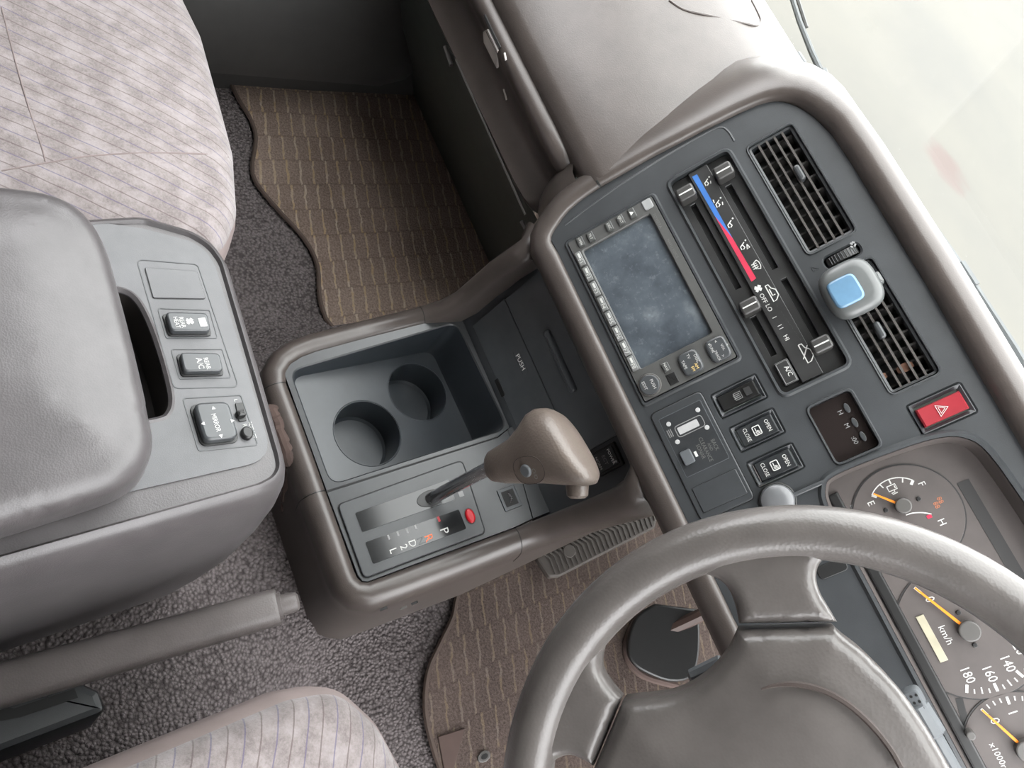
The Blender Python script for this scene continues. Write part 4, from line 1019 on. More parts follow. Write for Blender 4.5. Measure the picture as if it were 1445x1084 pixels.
# ================================================================ centre console
con = thing('centre_console', 'taupe centre console with charcoal tray between the front seats', 'console', (0, -0.18, 0.03))
Lr = [ypt(763, 340, -0.050), ypt(756, 354, -0.059), ypt(747, 366, -0.066), ypt(735, 374, -0.069), ypt(700, 397, -0.070), ypt(672, 420, -0.072), ypt(650, 438, -0.078), ypt(628, 449, -0.089)]
Kp = [KP.wp(*p) for p in ((600, 456), (520, 476), (445, 496), (424, 504), (410, 514), (403, 526), (403.5, 540), (430, 611), (459, 692), (485, 764), (500, 806), (504, 815), (510, 821), (519, 822), (560, 807), (640, 777), (727, 745))]
Rr = [ypt(765, 730, -0.076), ypt(800, 716, -0.069), ypt(835, 702, -0.067), ypt(862, 690, -0.069), ypt(879, 678, -0.071), ypt(888, 660, -0.071), ypt(888, 638, -0.066)]
allp = Lr + Kp + Rr; nL, nK = len(Lr), len(Kp); stn = []
for i, p in enumerate(allp):
    t = (allp[min(i + 1, len(allp) - 1)] - allp[max(i - 1, 0)]).normalized()
    if i < nL: o = -XA; u = o.cross(t).normalized()
    elif i >= nL + nK: o = XA.copy(); u = o.cross(t).normalized()
    else: u = KP.n.copy(); o = t.cross(u).normalized()
    stn.append((p, o, u))
rail = [(0.0, -0.035), (0.0, -0.001), (0.0025, 0.0022), (0.007, 0.0045), (0.013, 0.0045), (0.019, 0.0018), (0.024, -0.004), (0.027, -0.011), (0.0285, -0.02), (0.030, -0.045)]
rg = []
for i, (p, o, u) in enumerate(stn):
    k = 1.0
    if i < nL: k = 1.0 + 0.12 * (nL - i) / nL
    if i >= nL + nK: k = 1.0 + 0.6 * (i - nL - nK + 1) / len(Rr)
    r = [p + o * a * k + u * b for a, b in rail]
    if nL <= i < nL + nK: z = 0.02; l = r[-1].copy(); l.z = z; l += o * 0.006; r.append(l)
    else:
        l = r[-1] - u * 0.05; l.z = min(l.z, 0.25) if False else l.z; r.append(l)
    rg.append(r)
q = MB(); q.rings(rg, False); nr = len(rg[0]); q.f.append(tuple(range(nr))); q.f.append(tuple(range((len(rg) - 1) * nr, len(rg) * nr))); srl = q.build('side_rail', 'taupe', con, 60)
for a_, b_, mt in (((536, 860), (546, 856), 'deep_black'), ((565, 859), (574, 855), 'grey_cap'), ((580, 852), (589, 848), 'deep_black')):
    ha, hb_ = cast(srl, *a_), cast(srl, *b_)
    if ha and hb_: q = MB(); q.tube([ha[0], hb_[0]], 0.0022, 8); q.build('clip_hole' if mt == 'deep_black' else 'clip', mt, con)
def seam(i, nm='rail_joint'):
    q = MB(); p, o, u = stn[i]; q.tube([p + o * a + u * (b - 0.0002) for a, b in rail[1:]], 0.0007, 6); q.build(nm, 'black', con)
for i in (nL, nL + 6, nL + 8, nL + nK - 1): seam(i)
# tray rim and tray
hole = rounded(KP.ps((410, 523), (644, 455), (716, 604), (468, 683)), [0.014] * 4, 5)
q = MB(); q.plate(KP, KP.ps((402, 529), (404, 521), (411, 513), (425, 504), (446, 496), (520, 476), (640, 446), (652, 450), (719, 603), (703, 615.5), (461, 692)), [(hole, 0.004)], -0.0005, 0.02, 0.0015); q.build('tray_rim', 'slate', con)
TP = Plane((0, -0.2, 0.145), (0, 1, 0)); O = ccw(hole)
top = [KP.w(a, b, -0.002) for a, b in O]; cen = sum(top, Vector()) / len(top)
def shrink(p, k, z): return Vector((cen.x + (p.x - cen.x) * k, cen.y + (p.y - cen.y) * k, z))
q = MB(); mid = [shrink(p, 0.985, 0.151) if p.z > 0.158 else shrink(p, 0.992, p.z - 0.004) for p in top]; bot = [shrink(p, 0.955, 0.145) for p in top]
q.rings([top, mid, bot], True)
fl = [(p.x - TP.o.x, p.y - TP.o.y) for p in bot]
cups = [(TP.p(519, 611), 0.0398), (TP.p(589.5, 553), 0.0378)]
loops = [ccw(fl)] + [circle(c, r, 40) for c, r in cups]
flat = [p for L in loops for p in L]
tri = tessellate_polygon([[Vector((a, b, 0)) for a, b in L] for L in loops])
q.add([TP.w(a, b) for a, b in flat], [t for t in tri]); q.build('tray', 'tray_dark', con, 50)
for c, r in cups:
    q = MB(); rg = []
    for rr, h in ((r + 0.0016, 0.0), (r + 0.0008, 0.0006), (r, -0.0012), (r - 0.001, -0.042), (r - 0.004, -0.045)): rg.append([TP.w(a, b, h) for a, b in circle(c, rr, 40)])
    q.rings(rg, True); q.f.append(tuple(range(len(q.v) - 40, len(q.v)))); q.build('cup_holder', 'tray_dark', con)
    q = MB()
# shifter panel
SP = KP.ps((461.5, 694.5), (703, 617.5), (717, 606), (752, 732), (727, 744), (519, 821), (511, 820), (505, 812))
q = MB(); q.prism(KP, SP, -0.02, -0.0008, 0.0006); q.build('shift_panel', 'slate', con)
q = MB(); q.prism(KP, KP.ps((717, 605), (800, 560), (830, 700), (753, 731)), -0.02, -0.0012); q.build('front_shelf', 'slate', con)
q = MB(); q.ribbon(KP, KP.ps((461, 693.2), (703, 616.2)), 0.0022, -0.001); q.build('panel_gap', 'deep_black', con)
bz = rounded(KP.ps((476, 713), (652, 650), (685, 752), (513, 817)), 0.006)
q = MB(); q.prism(KP, bz, -0.002, 0.0022, 0.0012); bzo = q.build('selector_bezel', 'slate', con)
q = MB(); q.ribbon(KP, inset(ccw(bz), -0.0006), 0.001, -0.0006, True); q.build('bezel_gap', 'deep_black', con)
w1 = rounded(KP.ps((500.5, 725), (633, 677), (642, 706), (511, 752)), 0.002); w2 = rounded(KP.ps((515, 766), (646.5, 719.5), (657.5, 747), (526, 797)), 0.002)
for w in (w1, w2):
    q = MB(); q.prism(KP, w, 0.0, 0.0027, 0.0002); wo = q.build('selector_window', 'gloss_black', con)
    q = MB(); q.ribbon(KP, w, 0.0008, 0.0023, True); q.build('window_edge', 'tray_dark', con)
for t, px, mt, sz in (('P', (626, 750), 'white_print', 0.0096), ('R', (604, 760), 'orange_print', 0.0092), ('N', (593, 764), 'pad_dark', 0.008), ('D', (581, 768), 'white_print', 0.008), ('2', (569, 773), 'white_print', 0.008), ('L', (554, 778), 'white_print', 0.008)):
    text('lettering', t, KP, KP.p(*px), sz, mt, wo, 0, 0.0028)
for px, mt in (((618.5, 733.5), 'red_rubber'), ((586, 745), 'grey_print'), ((574, 750), 'grey_print'), ((561, 754), 'grey_print'), ((548, 759), 'grey_print')):
    q = MB(); q.prism(KP, rect(KP.p(*px), 0.0058 if mt != 'grey_print' else 0.0052, 0.0026 if mt != 'grey_print' else 0.0018), 0.0027, 0.0030); q.build('position_mark', mt, wo)
q = MB(); c = KP.p(662.5, 729); q.prism(KP, circle(c, 0.0085, 20, 0.0052), 0.0, 0.0055, 0.0022, 3); q.build('release_button', 'red_rubber', con)
q = MB(); q.prism(KP, circle(c, 0.0095, 20, 0.0062), 0.002, 0.0026); q.build('button_well', 'black', con)
q = MB(); c = KP.p(650, 698); q.prism(KP, rect(c, 0.006, 0.0055), 0.0022, 0.0026); q.build('lock_mark', 'grey_print', con)
q = MB(); c = KP.p(719, 703); q.prism(KP, rounded(rect(c, 0.026, 0.022), 0.002), -0.001, 0.0008, 0.0006); q.build('hatch_frame', 'tray_dark', con)
q = MB(); q.prism(KP, rect(c, 0.018, 0.015), 0.0004, 0.0011); q.build('hatch_opening', 'deep_black', con)
q = MB(); q.tube([KP.w(c[0] - 0.006, c[1], 0.0015), KP.w(c[0], c[1] + 0.002, 0.0022), KP.w(c[0] + 0.006, c[1] - 0.001, 0.0015)], 0.0012, 6); q.build('hatch_clip', 'chrome', con)
# lower stack face in front of the tray: ashtray flap and drawer
q = MB(); q.prism(FP, [(-0.135, -0.03), (0.150, -0.03), (0.150, 0.20), (-0.135, 0.20)], -0.02, 0.0); q.build('stack_face', 'stack_black', con)
at = rq(FP.ps((667, 458), (712, 427), (790, 572), (735, 602)))
ax0, ay0, ax1, ay1 = fit_rect(FP.ps((667, 458), (712, 427), (790, 580), (735, 605)))
ax1 = 0.062
q = MB(); q.prism(FP, rounded([(ax0, ay0), (ax1, ay0), (ax1, ay1), (ax0, ay1)], 0.002), -0.002, 0.0035, 0.001); af_ = q.build('ashtray_flap', 'stack_black', con)
q = MB(); q.ribbon(FP, [(ax0, ay0 - .0008), (ax0, ay1 + 0.0008), (ax1, ay1 + .0008)], 0.0012, 0.0002); q.build('flap_gap', 'deep_black', con)
c = FP.p(737.5, 511); text('lettering', 'PUSH', FP, c, 0.0062, 'bright_print', af_, 0, 0.0036)
q = MB(); q.ribbon(FP, rounded(rect(c, 0.03, 0.009), 0.002), 0.0007, 0.0035, True); q.build('lettering_frame', 'slate_light', af_)
q = MB(); q.prism(FP, rect((ax0 + 0.085, ay0 + 0.001), 0.022, 0.006), -0.001, 0.0045); q.build('finger_notch', 'deep_black', af_)
dx0, dy0, dx1, dy1 = fit_rect(FP.ps((717, 419), (752, 393), (861, 616), (815, 650)))
q = MB(); q.prism(FP, rounded([(dx0, dy0), (dx1, dy0), (dx1, dy1 + 0.02), (dx0, dy1 + 0.02)], 0.0015), -0.002, 0.0035, 0.001); dr = q.build('drawer', 'stack_black', con)
q = MB(); q.ribbon(FP, [(dx0, dy1 + 0.02), (dx0, dy0), (dx1, dy0), (dx1, dy1 + .02)], 0.0014, 0.0002); q.build('drawer_gap', 'deep_black', con)
ga, gb = FP.p(775, 466), FP.p(817, 551)
q = MB(); q.prism(FP, rounded([(ga[0], ga[1] - 0.005), (gb[0], ga[1] - 0.005), (gb[0], ga[1] + 0.004), (ga[0], ga[1] + 0.004)], 0.004), 0.0033, 0.0095, 0.0035, 3); q.build('drawer_grip', 'stack_black', dr)
ec = FP.p(858, 648)
ect = thing('drive_mode_switch', 'small black ECT power rocker switch beside the gear knob', 'switch', FP.w(*ec))
q = MB(); q.prism(FP, rounded(rect(ec, 0.026, 0.036), 0.0015), 0.0, 0.0035, 0.001); q.build('bezel', 'black', ect)
q = MB(); q.prism(FP, rounded(rect(ec, 0.020, 0.030), 0.001), 0.0025, 0.0055, 0.001); r = q.build('rocker', 'panel_black', ect)
text('lettering', 'POWER', FP, (ec[0], ec[1] + 0.009), 0.0036, 'bright_print', r, 0, 0.0055); text('lettering', 'ECT', FP, (ec[0], ec[1]), 0.0044, 'grey_print', r, 0, 0.0055); text('lettering', 'NORM', FP, (ec[0], ec[1] - 0.0095), 0.0036, 'white_print', r, 0, 0.0055)
q = MB(); q.prism(FP, circle((ec[0] + 0.007, ec[1] + 0.0125), 0.0012, 8), 0.0055, 0.006); q.build('lamp', 'lamp_white', r)
# ================================================================ gear lever
B = KP.wp(606, 704); gl_ = thing('gear_lever', 'chrome gear lever with taupe leather-look knob in the park position', 'gear lever', B)
n0 = zpt(694, 659, B.z + 0.118)
q = MB(); q.prism(KP, circle(KP.p(607, 704), 0.009, 24, 0.016), 0.0024, 0.0034, 0.0006); q.build('slot_boot', 'black', gl_)
q = MB(); q.tube([B - UP * 0.01, B.lerp(n0, 0.5), n0 + (n0 - B).normalized() * 0.01], 0.0072, 20); q.build('shaft', 'chrome', gl_)
n1 = zpt(818, 634, B.z + 0.214)
ax = (n1 - n0); rg = []
sy = Vector((0.25, 0.97, 0.0)).normalized(); sx_ = ax.normalized().cross(sy).normalized(); sx_ = -sx_ if sx_.x < 0 else sx_; sy = ax.normalized().cross(sx_).normalized(); sy = sy if sy.y > 0 else -sy
for t, wx, wy, ox in ((0.0, 0.006, 0.006, 0), (0.0, 0.0125, 0.012, 0), (0.04, 0.0155, 0.015, 0), (0.15, 0.0185, 0.0175, 0), (0.33, 0.0225, 0.0205, -0.001), (0.52, 0.0290, 0.0235, -0.004), (0.70, 0.0365, 0.026, -0.006), (0.82, 0.0395, 0.0265, -0.006), (0.92, 0.0385, 0.025, -0.0055), (0.975, 0.034, 0.021, -0.005), (1.005, 0.025, 0.014, -0.005), (1.018, 0.012, 0.006, -0.005)):
    cc_ = n0 + ax * t + sx_ * ox; sk = 0.5 * max(0, min(1, (t - 0.25) / 0.5)); axn = ax.normalized()
    rg.append([cc_ + axn * (sk * wx * math.copysign(abs(math.cos(a)) ** 0.8, math.cos(a)) - 0.004 * sk) + sx_ * (wx * math.copysign(abs(math.cos(a)) ** 0.8, math.cos(a))) + sy * (wy * math.copysign(abs(math.sin(a)) ** 0.8, math.sin(a))) for a in [2 * math.pi * k / 32 for k in range(32)]])
q = MB(); q.loft(rg); kno = q.build('knob', 'knob_taupe', gl_, 60)
# overdrive button facing the driver
bp, NB = cast(kno, 743, 664)
vb = (ax.normalized() - NB * ax.normalized().dot(NB)).normalized(); KB = Plane(bp, vb, vb.cross(NB))
q = MB(); q.prism(KB, circle((0, 0), 0.0062, 20), -0.006, 0.003, 0.0018, 3); q.build('overdrive_button', 'stalk_grey', gl_)
q = MB(); q.prism(KB, squircle((0.0, 0.003), 0.026, 0.036, 24, 2.4), -0.006, 0.0004, 0.0003); q.build('button_plate', 'knob_taupe', gl_)
q = MB(); q.ribbon(KB, squircle((0.0, 0.003), 0.0265, 0.0365, 32, 2.4), 0.0007, 0.0002, True); q.build('plate_outline', 'taupe_dark', gl_)
text('lettering', 'O/D', KB, (0.004, 0.0095), 0.0042, 'grey_print', gl_, 0, 0.001)
# shift lock button at the driver end of the knob
lb = CAM + ray(814, 668) * ((n0 + ax * 0.86 + sx_ * 0.02 - CAM).dot(RZ)); ld = (sx_ * 0.95 - ax.normalized() * 0.15 + sy * 0.1).normalized()
q = MB(); q.tube([lb, lb + ld * 0.012, lb + ld * 0.020, lb + ld * 0.0225], [0.0105, 0.0105, 0.0098, 0.007], 16); q.build('lock_button', 'knob_taupe', gl_)
# ================================================================ armrest box
ab = thing('armrest_box', 'grey taupe armrest storage box between the seats', 'armrest', (-0.03, -0.6, 0.045))
zb = [Vector(p) for p in ()]
ob = [zpt(*p, 0.40) for p in ((120, 292), (200, 306), (270, 326), (300, 344), (318, 370), (360, 512), (397, 640), (401, 660), (392, 678), (370, 690), (150, 752), (-60, 812))]
ob = [Vector((p.x, p.y)) for p in ob]
ob = [(ob[-1].x, -0.95)] + [(p.x, p.y) for p in ob[::-1]] + [(-0.135, -0.95)]
ob[-2] = (-0.150, -0.52)
ob = ccw([ob[0]] + [tuple(p) for p in ob[1:]])
Z0 = Plane((0, 0, 0), (0, 1, 0))
fp_ = [tuple(AP.p(*p)) for p in ((128, 312), (200, 322), (270, 342), (292, 356), (307, 378), (345, 510), (384, 645), (200, 687), (100, 660))]
q = MB(); O = rounded(ob, 0.03, 6)
rg = []
for d, z in ((0.012, 0.045), (0.0, 0.14), (-0.008, 0.22), (-0.011, 0.30), (-0.010, 0.35), (-0.007, 0.378), (-0.003, 0.394), (0.0, 0.400), (0.003, 0.4015)): rg.append([Vector((a, b, z)) for a, b in inset(O, d)])
rg.append([Vector((a, b, 0.3985)) for a, b in inset(O, 0.005)])
notch = [tuple(v) for v in smooth_path([Vector(p) for p in AP.ps((140, 408), (172, 412), (190, 424), (206, 452), (222, 496), (234, 540), (238, 564), (234, 580), (220, 588), (150, 600))], 4)]
q.rings(rg, True); q.plate(Plane((0, -0.45, 0.3985), (0, 1, 0)), [(a, b + 0.45) for a, b in inset(O, 0.005)], [(inset(ccw(notch), -0.003), 0.001)], 0.0, 0.0005, 0.0002); q.build('body', 'taupe_armrest', ab, 50)
A4 = AP.off(0.0)
q = MB(); q.plate(A4, rounded(AP.ps((60, 306), (128, 312), (200, 322), (268, 340), (290, 353), (304, 376), (345, 512), (386, 648), (200, 690), (60, 725)), [0.02] * 10, 6), [(notch, 0.045)], 0.0, 0.008, 0.0012); q.build('switch_panel', 'slate_armrest', ab)
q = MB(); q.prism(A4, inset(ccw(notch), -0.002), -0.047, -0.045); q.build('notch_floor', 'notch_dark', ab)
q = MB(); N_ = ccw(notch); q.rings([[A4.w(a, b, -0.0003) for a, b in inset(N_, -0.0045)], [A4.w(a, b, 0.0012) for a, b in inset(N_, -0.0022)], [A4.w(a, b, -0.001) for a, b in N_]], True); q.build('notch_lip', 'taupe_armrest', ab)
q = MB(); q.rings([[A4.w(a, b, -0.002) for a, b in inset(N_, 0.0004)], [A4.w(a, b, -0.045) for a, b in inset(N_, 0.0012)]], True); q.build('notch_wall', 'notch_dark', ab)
LP = Plane((0, -0.6, 0.43), (0, 1, 0))
front = LP.ps((0, 273), (60, 281), (100, 296), (130, 322), (150, 360), (165, 410), (190, 505), (211, 600), (214, 635), (203, 664), (180, 686), (140, 704), (0, 748))
front = [tuple(v) for v in smooth_path([Vector(p) for p in front], 3)]
lo = ccw([(front[0][0], -0.33)] + front + [(front[-1][0], -0.33)])
slab(LP, lo, 0.0, 0.016, 0.017, 'lid', 'taupe_armrest', ab, 0.010, 0.075, 0.009, 0.028)
AB = AP.off(0.0002)
def quad_frame(pl, o, name, mat, parent, w=0.0008, r=0.002, h=0.0):
    q = MB(); q.ribbon(pl, rounded(o, r), w, h, True); return q.build(name, mat, parent)
quad_frame(AB, AB.ps((193, 366), (279, 373), (337, 546), (246, 548)), 'module_outline', 'pad_dark', ab, 0.0007, 0.004)
bo = AB.ps((204, 378), (277.6, 383.4), (289.6, 422), (216, 421)); q = MB(); q.prism(AB, rounded(bo, 0.0015), 0, 0.0009, 0.0004); q.build('blank_plate', 'slate_armrest', ab); quad_frame(AB, bo, 'plate_outline', 'black', ab, 0.0006, 0.0015)
def arm_switch(bz_, rk, label, marks):
    s = thing('armrest_switch', label, 'switch', AB.w(*AB.p(*bz_[0])), 'switches on the armrest box')
    quad_frame(AB, AB.ps(*bz_), 'bezel', 'pad_dark', s, 0.0007, 0.0015)
    PR = AP.off(0.003); R_ = PR.ps(*rk)
    q = MB(); q.prism(AP, rounded(R_, 0.0035), 0.0, 0.0065, 0.0014, 3); r = q.build('rocker', 'pad_dark', s)
    q = MB(); q.prism(AP, inset(ccw(rounded(R_, 0.0015)), -0.0012), 0.0, 0.0012, 0.0004); q.build('rocker_well', 'black', s)
    return s, r
P7 = AP.off(0.0065)
s, r = arm_switch(((222.8, 435), (296, 437.7), (307, 477), (234.8, 477)), ((232, 443), (291, 444.5), (297, 470), (240, 470)), 'black REAR HEAT rocker switch on the armrest panel', 0)
text('lettering', 'REAR', P7, P7.p(257, 455), 0.0032, 'white_print', r, 0, 0, 0.85); text('lettering', 'HEAT', P7, P7.p(249, 455), 0.0032, 'white_print', r, 0, 0, 0.85)
stroke_icon((268, 453.5), [[(-0.9, 0.2), (-0.2, 0.9)], [(0.2, 0.9), (0.9, 0.2)], [(-0.9, -0.4), (-0.1, -0.9)], [(0.2, -0.9), (0.9, -0.4)], [(0, 0)]], 0.0024, r, P7, 0, w=0.0014)
q = MB(); q.prism(P7, rect(P7.p(286, 455), 0.007, 0.005), 0, 0.0004); q.build('indicator', 'lamp_white', r)
s, r = arm_switch(((241.5, 493), (313.7, 493), (326, 533), (253.5, 535)), ((252, 500), (308, 501), (314.5, 526), (258.5, 527.5)), 'black REAR A/C rocker switch on the armrest panel', 0)
text('lettering', 'REAR', P7, P7.p(292, 513), 0.0032, 'white_print', r, 0, 0, 0.9); text('lettering', 'A/C', P7, P7.p(282, 513), 0.0040, 'white_print', r)
ms = thing('mirror_switch', 'square black MIRROR adjuster switch on the armrest panel', 'switch', AB.w(*AB.p(257.5, 561)), 'switches on the armrest box')
quad_frame(AB, AB.ps((258, 562), (340, 557.5), (364, 628), (280.5, 636.5)), 'bezel', 'pad_dark', ms, 0.0008, 0.002)
PR = AP.off(0.004); R_ = PR.ps((271, 571), (321, 568.5), (336.5, 619.5), (287, 625))
q = MB(); q.prism(AP, rounded(R_, 0.0055), 0.0, 0.0075, 0.0022, 3); r = q.build('adjuster_pad', 'pad_dark', ms)
q = MB(); q.prism(AP, inset(ccw(rounded(R_, 0.004)), -0.0014), 0, 0.0012, 0.0004); q.build('pad_well', 'black', ms)
P8 = AP.off(0.0075); cm = P8.p(304.5, 596.5); text('lettering', 'MIRROR', P8, cm, 0.0034, 'white_print', r, 0, 0, 0.8)
for px, d in (((301, 576), (-1, 0)), ((328, 594), (0, 1)), ((312, 615.5), (1, 0)), ((286.5, 598), (0, -1))):
    c = P8.p(*px); d = Vector(d); n_ = Vector((-d.y, d.x)); q = MB(); q.prism(P8, [tuple(Vector(c) + d * 0.0014), tuple(Vector(c) - d * 0.001 + n_ * 0.0013), tuple(Vector(c) - d * 0.001 - n_ * 0.0013)], 0, 0.0003); q.build('arrow_mark', 'white_print', r)
so = AB.ps((331.5, 569.5), (342.5, 568.5), (348, 594), (337, 595.5)); q = MB(); q.prism(AB, rounded(so, 0.0008), 0, 0.0009, 0.0003); q.build('slider_slot', 'black', ms)
c = AP.off(0.004).p(340.5, 583); q = MB(); q.prism(AP, rounded(rect(c, 0.0055, 0.0065), 0.002), 0.0, 0.0055, 0.002); q.build('slider', 'black', ms)
c = AP.off(0.003).p(349, 610.5); q = MB(); q.prism(AP, circle(c, 0.0048, 18, 0.0042), 0, 0.0042, 0.0016, 3); q.build('fold_button', 'black', ms)
text('lettering', 'L', AB, AB.p(332.5, 565), 0.0026, 'white_print', ms); text('lettering', 'R', AB, AB.p(345, 600.5), 0.0026, 'white_print', ms); text('lettering', 'RETRACT', AB, AB.p(356, 607), 0.0022, 'white_print', ms)
# ================================================================ handbrake
p1 = xpt(393, 856, 0.1385); p2 = zpt(-60, 985, 0.19)
hb = thing('handbrake', 'grey taupe handbrake lever with release button beside the driver seat', 'handbrake', (p2.x, p2.y, 0.05))
d = (p2 - p1); dn = d.normalized(); ux = dn.cross(UP).normalized(); uz = ux.cross(dn).normalized()
uz = uz if uz.z > 0 else -uz
def sect(c, w, h):
    out = []
    for k in range(24):
        a = 2 * math.pi * k / 24; out.append(c + ux * (w * math.copysign(abs(math.cos(a)) ** 0.7, math.cos(a))) + uz * (h * math.copysign(abs(math.sin(a)) ** 0.7, math.sin(a))))
    return out
q = MB(); q.loft([sect(p1 + d * t, w, h) for t, w, h in ((0.0, 0.010, 0.011), (0.0, 0.0135, 0.0145), (0.012, 0.0145, 0.0155), (0.3, 0.0150, 0.016), (0.62, 0.0160, 0.0165), (0.9, 0.0165, 0.017), (1.05, 0.0165, 0.017))]); q.build('grip', 'handbrake_grip', hb, 50)
q = MB(); q.tube([p1 + dn * 0.005, p1 - dn * 0.010, p1 - dn * 0.015, p1 - dn * 0.0165], [0.0085, 0.0085, 0.0075, 0.005], 16); q.build('release_button', 'handbrake_grip', hb)
q = MB(); q.tube([p1 + dn * 0.001, p1 - dn * 0.003], 0.0108, 20); q.build('button_collar', 'handbrake_grip', hb)
HBp = Plane((0, 0, 0.15), (0, 1, 0)); tr = HBp.ps((-60, 950), (60, 938), (140, 975), (151, 1004), (-60, 1085))
q = MB(); q.prism(HBp, rounded(tr, 0.006), -0.11, 0.0, 0.006); q.build('base_cover', 'panel_black', hb)
tri_ = HBp.ps((-60, 985), (20, 1000), (105, 972), (110, 985), (30, 1012), (-60, 1030)); q = MB(); q.prism(HBp, tri_, -0.001, 0.001); q.build('lever_slot', 'deep_black', hb)
# ================================================================ seats
def wav(x, y): return 0.0012 * math.sin(31 * x + 3) * math.sin(23 * y)
def seat(name, label, outl, mat, loc, trim_in, seams):
    t = thing(name, label, 'seat', loc)
    O = rounded(outl, 0.055, 8)
    O = ccw(O)
    def lev(d, z): return [Vector((a, b, z)) for a, b in inset(O, d)]
    q = MB(); q.loft([lev(0.03, 0.10), lev(0.014, 0.14), lev(0.004, 0.20), lev(0.0, 0.245), lev(trim_in * 0.4, 0.275), lev(trim_in, 0.288)]); q.build('side_trim', 'seat_trim', t, 60)
    q = MB(); dome(q, Plane((0, 0, 0.284), (0, 1, 0)), inset(O, trim_in - 0.0005), roundprof(0.035, 0.034, 0.008, 0.12, 6), 0.016, [(0.0, -0.01)], wav); cu_ = q.build('cushion', mat, t, 60)
    for sl_ in seams:
        q = MB(); q.tube(smooth_path([cast(cu_, *p, -0.0002)[0] for p in sl_ if cast(cu_, *p)], 5), 0.0008, 6); q.build('stitched_seam', 'seat_piping', t)
    q = MB(); xs = [a for a, b in outl]; ys = [b for a, b in outl]
    q.prism(Plane((0, 0, 0), (0, 1, 0)), rect(((min(xs) + max(xs)) / 2, (min(ys) + max(ys)) / 2 - 0.05), (max(xs) - min(xs)) * 0.8, (max(ys) - min(ys)) * 0.75), 0.0, 0.12); q.build('seat_base', 'seat_base', t)
    return t
e = [zpt(275, 0, 0.29), zpt(310, 100, 0.29), zpt(333, 185, 0.29)]
pl_ = [(-0.66, -1.0), (-0.185, -1.0), (-0.178, -0.50), (-0.18, -0.345), (-0.225, -0.315), (-0.30, -0.297), (-0.45, -0.285), (-0.60, -0.30), (-0.66, -0.33)]
sm1 = ((2, 241), (60, 231), (120, 221), (180, 216.5), (240, 216), (290, 217.5), (322, 222))
sm2 = ((2, 10), (20, 80), (40, 150), (58, 205), (64, 228))
seat('passenger_seat', 'pale mauve striped velour passenger seat at upper left', pl_, 'seat_fabric_passenger', (-0.42, -0.6, 0), 0.004, [sm1, sm2])
dl_ = [(0.20, -1.0), (0.68, -1.0), (0.68, -0.36), (0.60, -0.33), (0.45, -0.312), (0.33, -0.328), (0.25, -0.342), (0.207, -0.366), (0.197, -0.41), (0.196, -0.56)]
seat('driver_seat', 'pale mauve striped velour driver seat at the bottom edge', dl_, 'seat_fabric_driver', (0.45, -0.6, 0), 0.012, [])
# ================================================================ floor mats
def mat(name, label, px, m_, z, extra=None):
    P = Plane((0, 0, z), (0, 1, 0)); o = [tuple(v) for v in P.ps(*px)]
    t = thing(name, label, 'floor mat', P.w(*o[0]), 'front floor mats'); q = MB(); q.prism(P, ccw(o), -0.007, 0.0, 0.002); q.build('carpet_sheet', m_, t)
    q = MB(); q.tube([P.w(a, b, -0.002) for a, b in ccw(inset(ccw(o), -0.001))] + [P.w(*ccw(inset(ccw(o), -0.001))[0], -0.002)], 0.0035, 6, False); q.build('bound_edge', 'mat_edge', t)
    return t, P
def sm(px, n=3): return [tuple(v) for v in smooth_path([Vector(p) for p in px], n)]
mat('floor_mat', 'brown striped mat in the passenger footwell', sm([(300, 60), (336, 135), (354, 165), (363, 195), (358, 245), (385, 285), (430, 335), (450, 375), (453, 420), (470, 460), (520, 480)]) + [(640, 470), (840, 330), (700, 0), (560, -60)], 'mat_passenger', 0.009)
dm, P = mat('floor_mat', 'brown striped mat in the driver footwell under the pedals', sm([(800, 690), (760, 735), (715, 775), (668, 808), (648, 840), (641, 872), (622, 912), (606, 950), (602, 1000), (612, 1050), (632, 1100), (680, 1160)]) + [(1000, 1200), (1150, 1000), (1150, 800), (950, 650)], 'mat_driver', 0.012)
tp_ = P.ps((617, 1040), (655, 1028), (640, 1084), (628, 1100)); q = MB(); q.prism(P, tp_, 0, 0.0025, 0.001); q.build('corner_patch', 'carpet_trim', dm); 
q = MB(); c = P.p(682, 1068); q.prism(P, circle(c, 0.006, 16, 0.009), 0, 0.003, 0.001); g_ = q.build('grommet', 'grey_cap', dm); q = MB(); q.prism(P, circle(c, 0.003, 12, 0.005), 0.002, 0.0034); q.build('grommet_hole', 'black', g_)
# ================================================================ pedals
fa_, fb_ = zpt(772, 803, 0.035), zpt(915, 728, 0.10)
fr = thing('foot_rest', 'ribbed rubber foot rest pedal beside the centre console', 'pedal', (fa_.x, fa_.y, 0.012))
v_ = (fb_ - fa_).normalized(); u_ = (XA - v_ * XA.dot(v_)).normalized(); PP = Plane(fa_, v_, u_)
fo = PP.ps((757, 788), (768, 772), (875, 730), (930, 715), (925, 745), (790, 814), (775, 815))
q = MB(); q.prism(PP, rounded(fo, 0.006), -0.016, 0.0, 0.003); pb_ = q.build('pad', 'rubber', fr)
bx0 = min(b for a, b in fo) + 0.014; L = 0.165; ca_ = [(a, b) for a, b in fo]
def span(b):
    xs = []
    for i in range(len(fo)):
        (a0, b0), (a1, b1) = fo[i], fo[(i + 1) % len(fo)]
        if (b0 - b) * (b1 - b) < 0: xs.append(a0 + (a1 - a0) * (b - b0) / (b1 - b0))
    return (min(xs), max(xs)) if len(xs) >= 2 else None
b = bx0
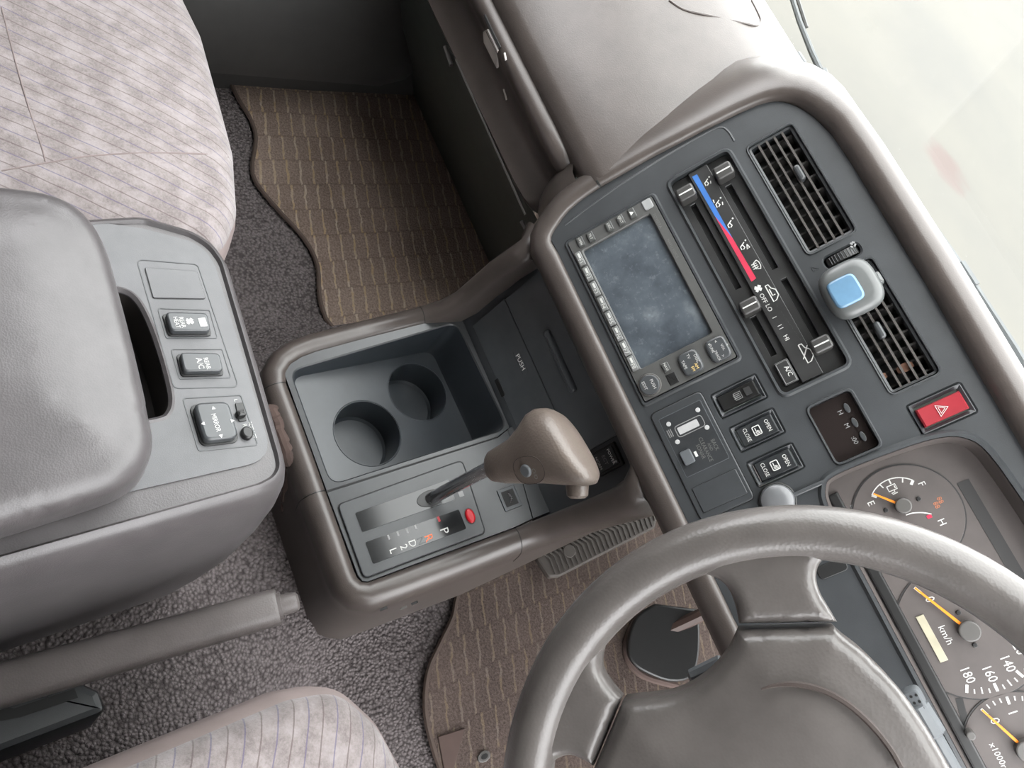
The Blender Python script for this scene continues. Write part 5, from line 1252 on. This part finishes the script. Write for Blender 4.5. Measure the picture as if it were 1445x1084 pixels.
while b < max(y for x, y in fo) - 0.012:
    sp_ = span(b)
    if sp_ and sp_[1] - sp_[0] > 0.015:
        a0, a1 = sp_[0] + 0.004, sp_[1] - 0.004; mid_ = a0 + (a1 - a0) * 0.35
        q = MB(); q.ribbon(PP, [(a0, b - 0.004), (mid_, b + 0.003), (a1, b)], 0.0028, 0.0); q.v = [v + PP.n * (0.0016 if (i % 4) > 1 else 0) for i, v in enumerate(q.v)]; q.build('rib', 'rubber', fr)
    b += 0.0072
c = PP.p(803, 778); q = MB(); q.prism(PP, circle(c, 0.009, 20), -0.001, 0.003, 0.001); q.build('boss', 'rubber', fr)
q = MB(); q.prism(PP, [(a * 0.8 + c[0] * .2, b * .8 + c[1] * .2) for a, b in fo], -0.03, -0.015); q.build('mount', 'black', fr)
br = thing('brake_pedal', 'black brake pedal in the dark footwell behind the wheel', 'pedal', zpt(930, 920, 0.012))
BP = Plane(zpt(930, 920, 0.06), (0, 0.85, 0.5)); bo_ = [tuple(v) for v in smooth_path([Vector(p) for p in BP.ps((925, 852), (900, 868), (889, 892), (886, 918), (893, 936), (910, 949), (945, 962), (975, 957), (986, 930), (988, 890), (985, 860))], 3)]

q = MB(); q.prism(BP, bo_, -0.012, 0.0, 0.003); q.build('pad', 'black', br)
q = MB(); q.tube([BP.wp(945, 890, -0.01), BP.wp(955, 880, -0.01) + Vector((0, 0.06, 0.08)), BP.wp(960, 870, -0.01) + Vector((0, 0.10, 0.22))], 0.009, 8); q.build('arm', 'brown_boot', br)
q = MB(); q.tube(smooth_path([zpt(*p, 0.016) for p in ((900, 870), (884, 905), (888, 935), (910, 955), (955, 968))], 4), 0.005, 8); tag(q.build('mat_cutout_edge', 'carpet_trim'), 'brown bound edge of the mat cutout around the pedal', 'mat edging')
# frayed carpet edging squeezed between armrest box and console
q = MB(); ed = smooth_path([zpt(383, 575, 0.19), zpt(392, 600, 0.185), zpt(402, 632, 0.17), zpt(408, 660, 0.13), zpt(404, 700, 0.085), zpt(410, 745, 0.06), zpt(424, 790, 0.052), zpt(432, 835, 0.05)], 6)
ed = [p + Vector((random.uniform(-1, 1), random.uniform(-1, 1), random.uniform(-1, 1))) * 0.0012 for p in ed]
q.tube(ed, [0.006 + random.uniform(-0.0012, 0.0012) for _ in ed], 9); tag(q.build('carpet_edging', 'carpet_trim'), 'brown frayed carpet edging between the armrest box and console', 'carpet edging')
# ================================================================ wipers outside the windscreen
def wiper(label, pts, y0, dy):
    W3 = [ypt(px, py, y0 + dy * i) for i, (px, py) in enumerate(pts)]
    t = thing('windscreen_wiper', label, 'wiper', W3[-1], 'windscreen wipers')
    q = MB(); q.tube(W3, [0.004 + 0.0035 * i / (len(W3) - 1) for i in range(len(W3))], 8); q.build('arm', 'wiper_grey', t)
    o_ = Vector((0.012, 0.012, 0.0)); q = MB(); q.tube([W3[0] + o_ + (W3[0] - W3[1]) * 0.4, W3[0] + o_, W3[1] + o_], 0.0032, 6); q.build('blade', 'black', t)
    q = MB(); m_ = W3[len(W3) // 2]; dd = (W3[len(W3) // 2 + 1] - m_).normalized(); q.tube([m_ - dd * 0.02, m_ + dd * 0.02], 0.009, 8); q.build('hinge', 'wiper_grey', t)
wiper('grey windscreen wiper beyond the passenger side dash top', [(1112, -20), (1128, 30), (1146, 75), (1165, 115), (1200, 205), (1240, 280)], 0.66, 0.0)
wiper('grey windscreen wiper beyond the centre dash hood', [(1258, 235), (1292, 288), (1318, 322), (1364, 388), (1430, 490), (1490, 592)], 0.66, 0.0)
q = MB(); a = ypt(1127, 84, 0.46); q.tube([a + Vector((-.008, 0, 0)), a + Vector((0.008, 0, 0.0)), a + Vector((0.012, 0, -0.004))], [0.007, 0.0075, 0.004], 10); tag(q.build('washer_nozzle', 'wiper_grey'), 'small grey washer nozzle at the edge of the dash top', 'nozzle')
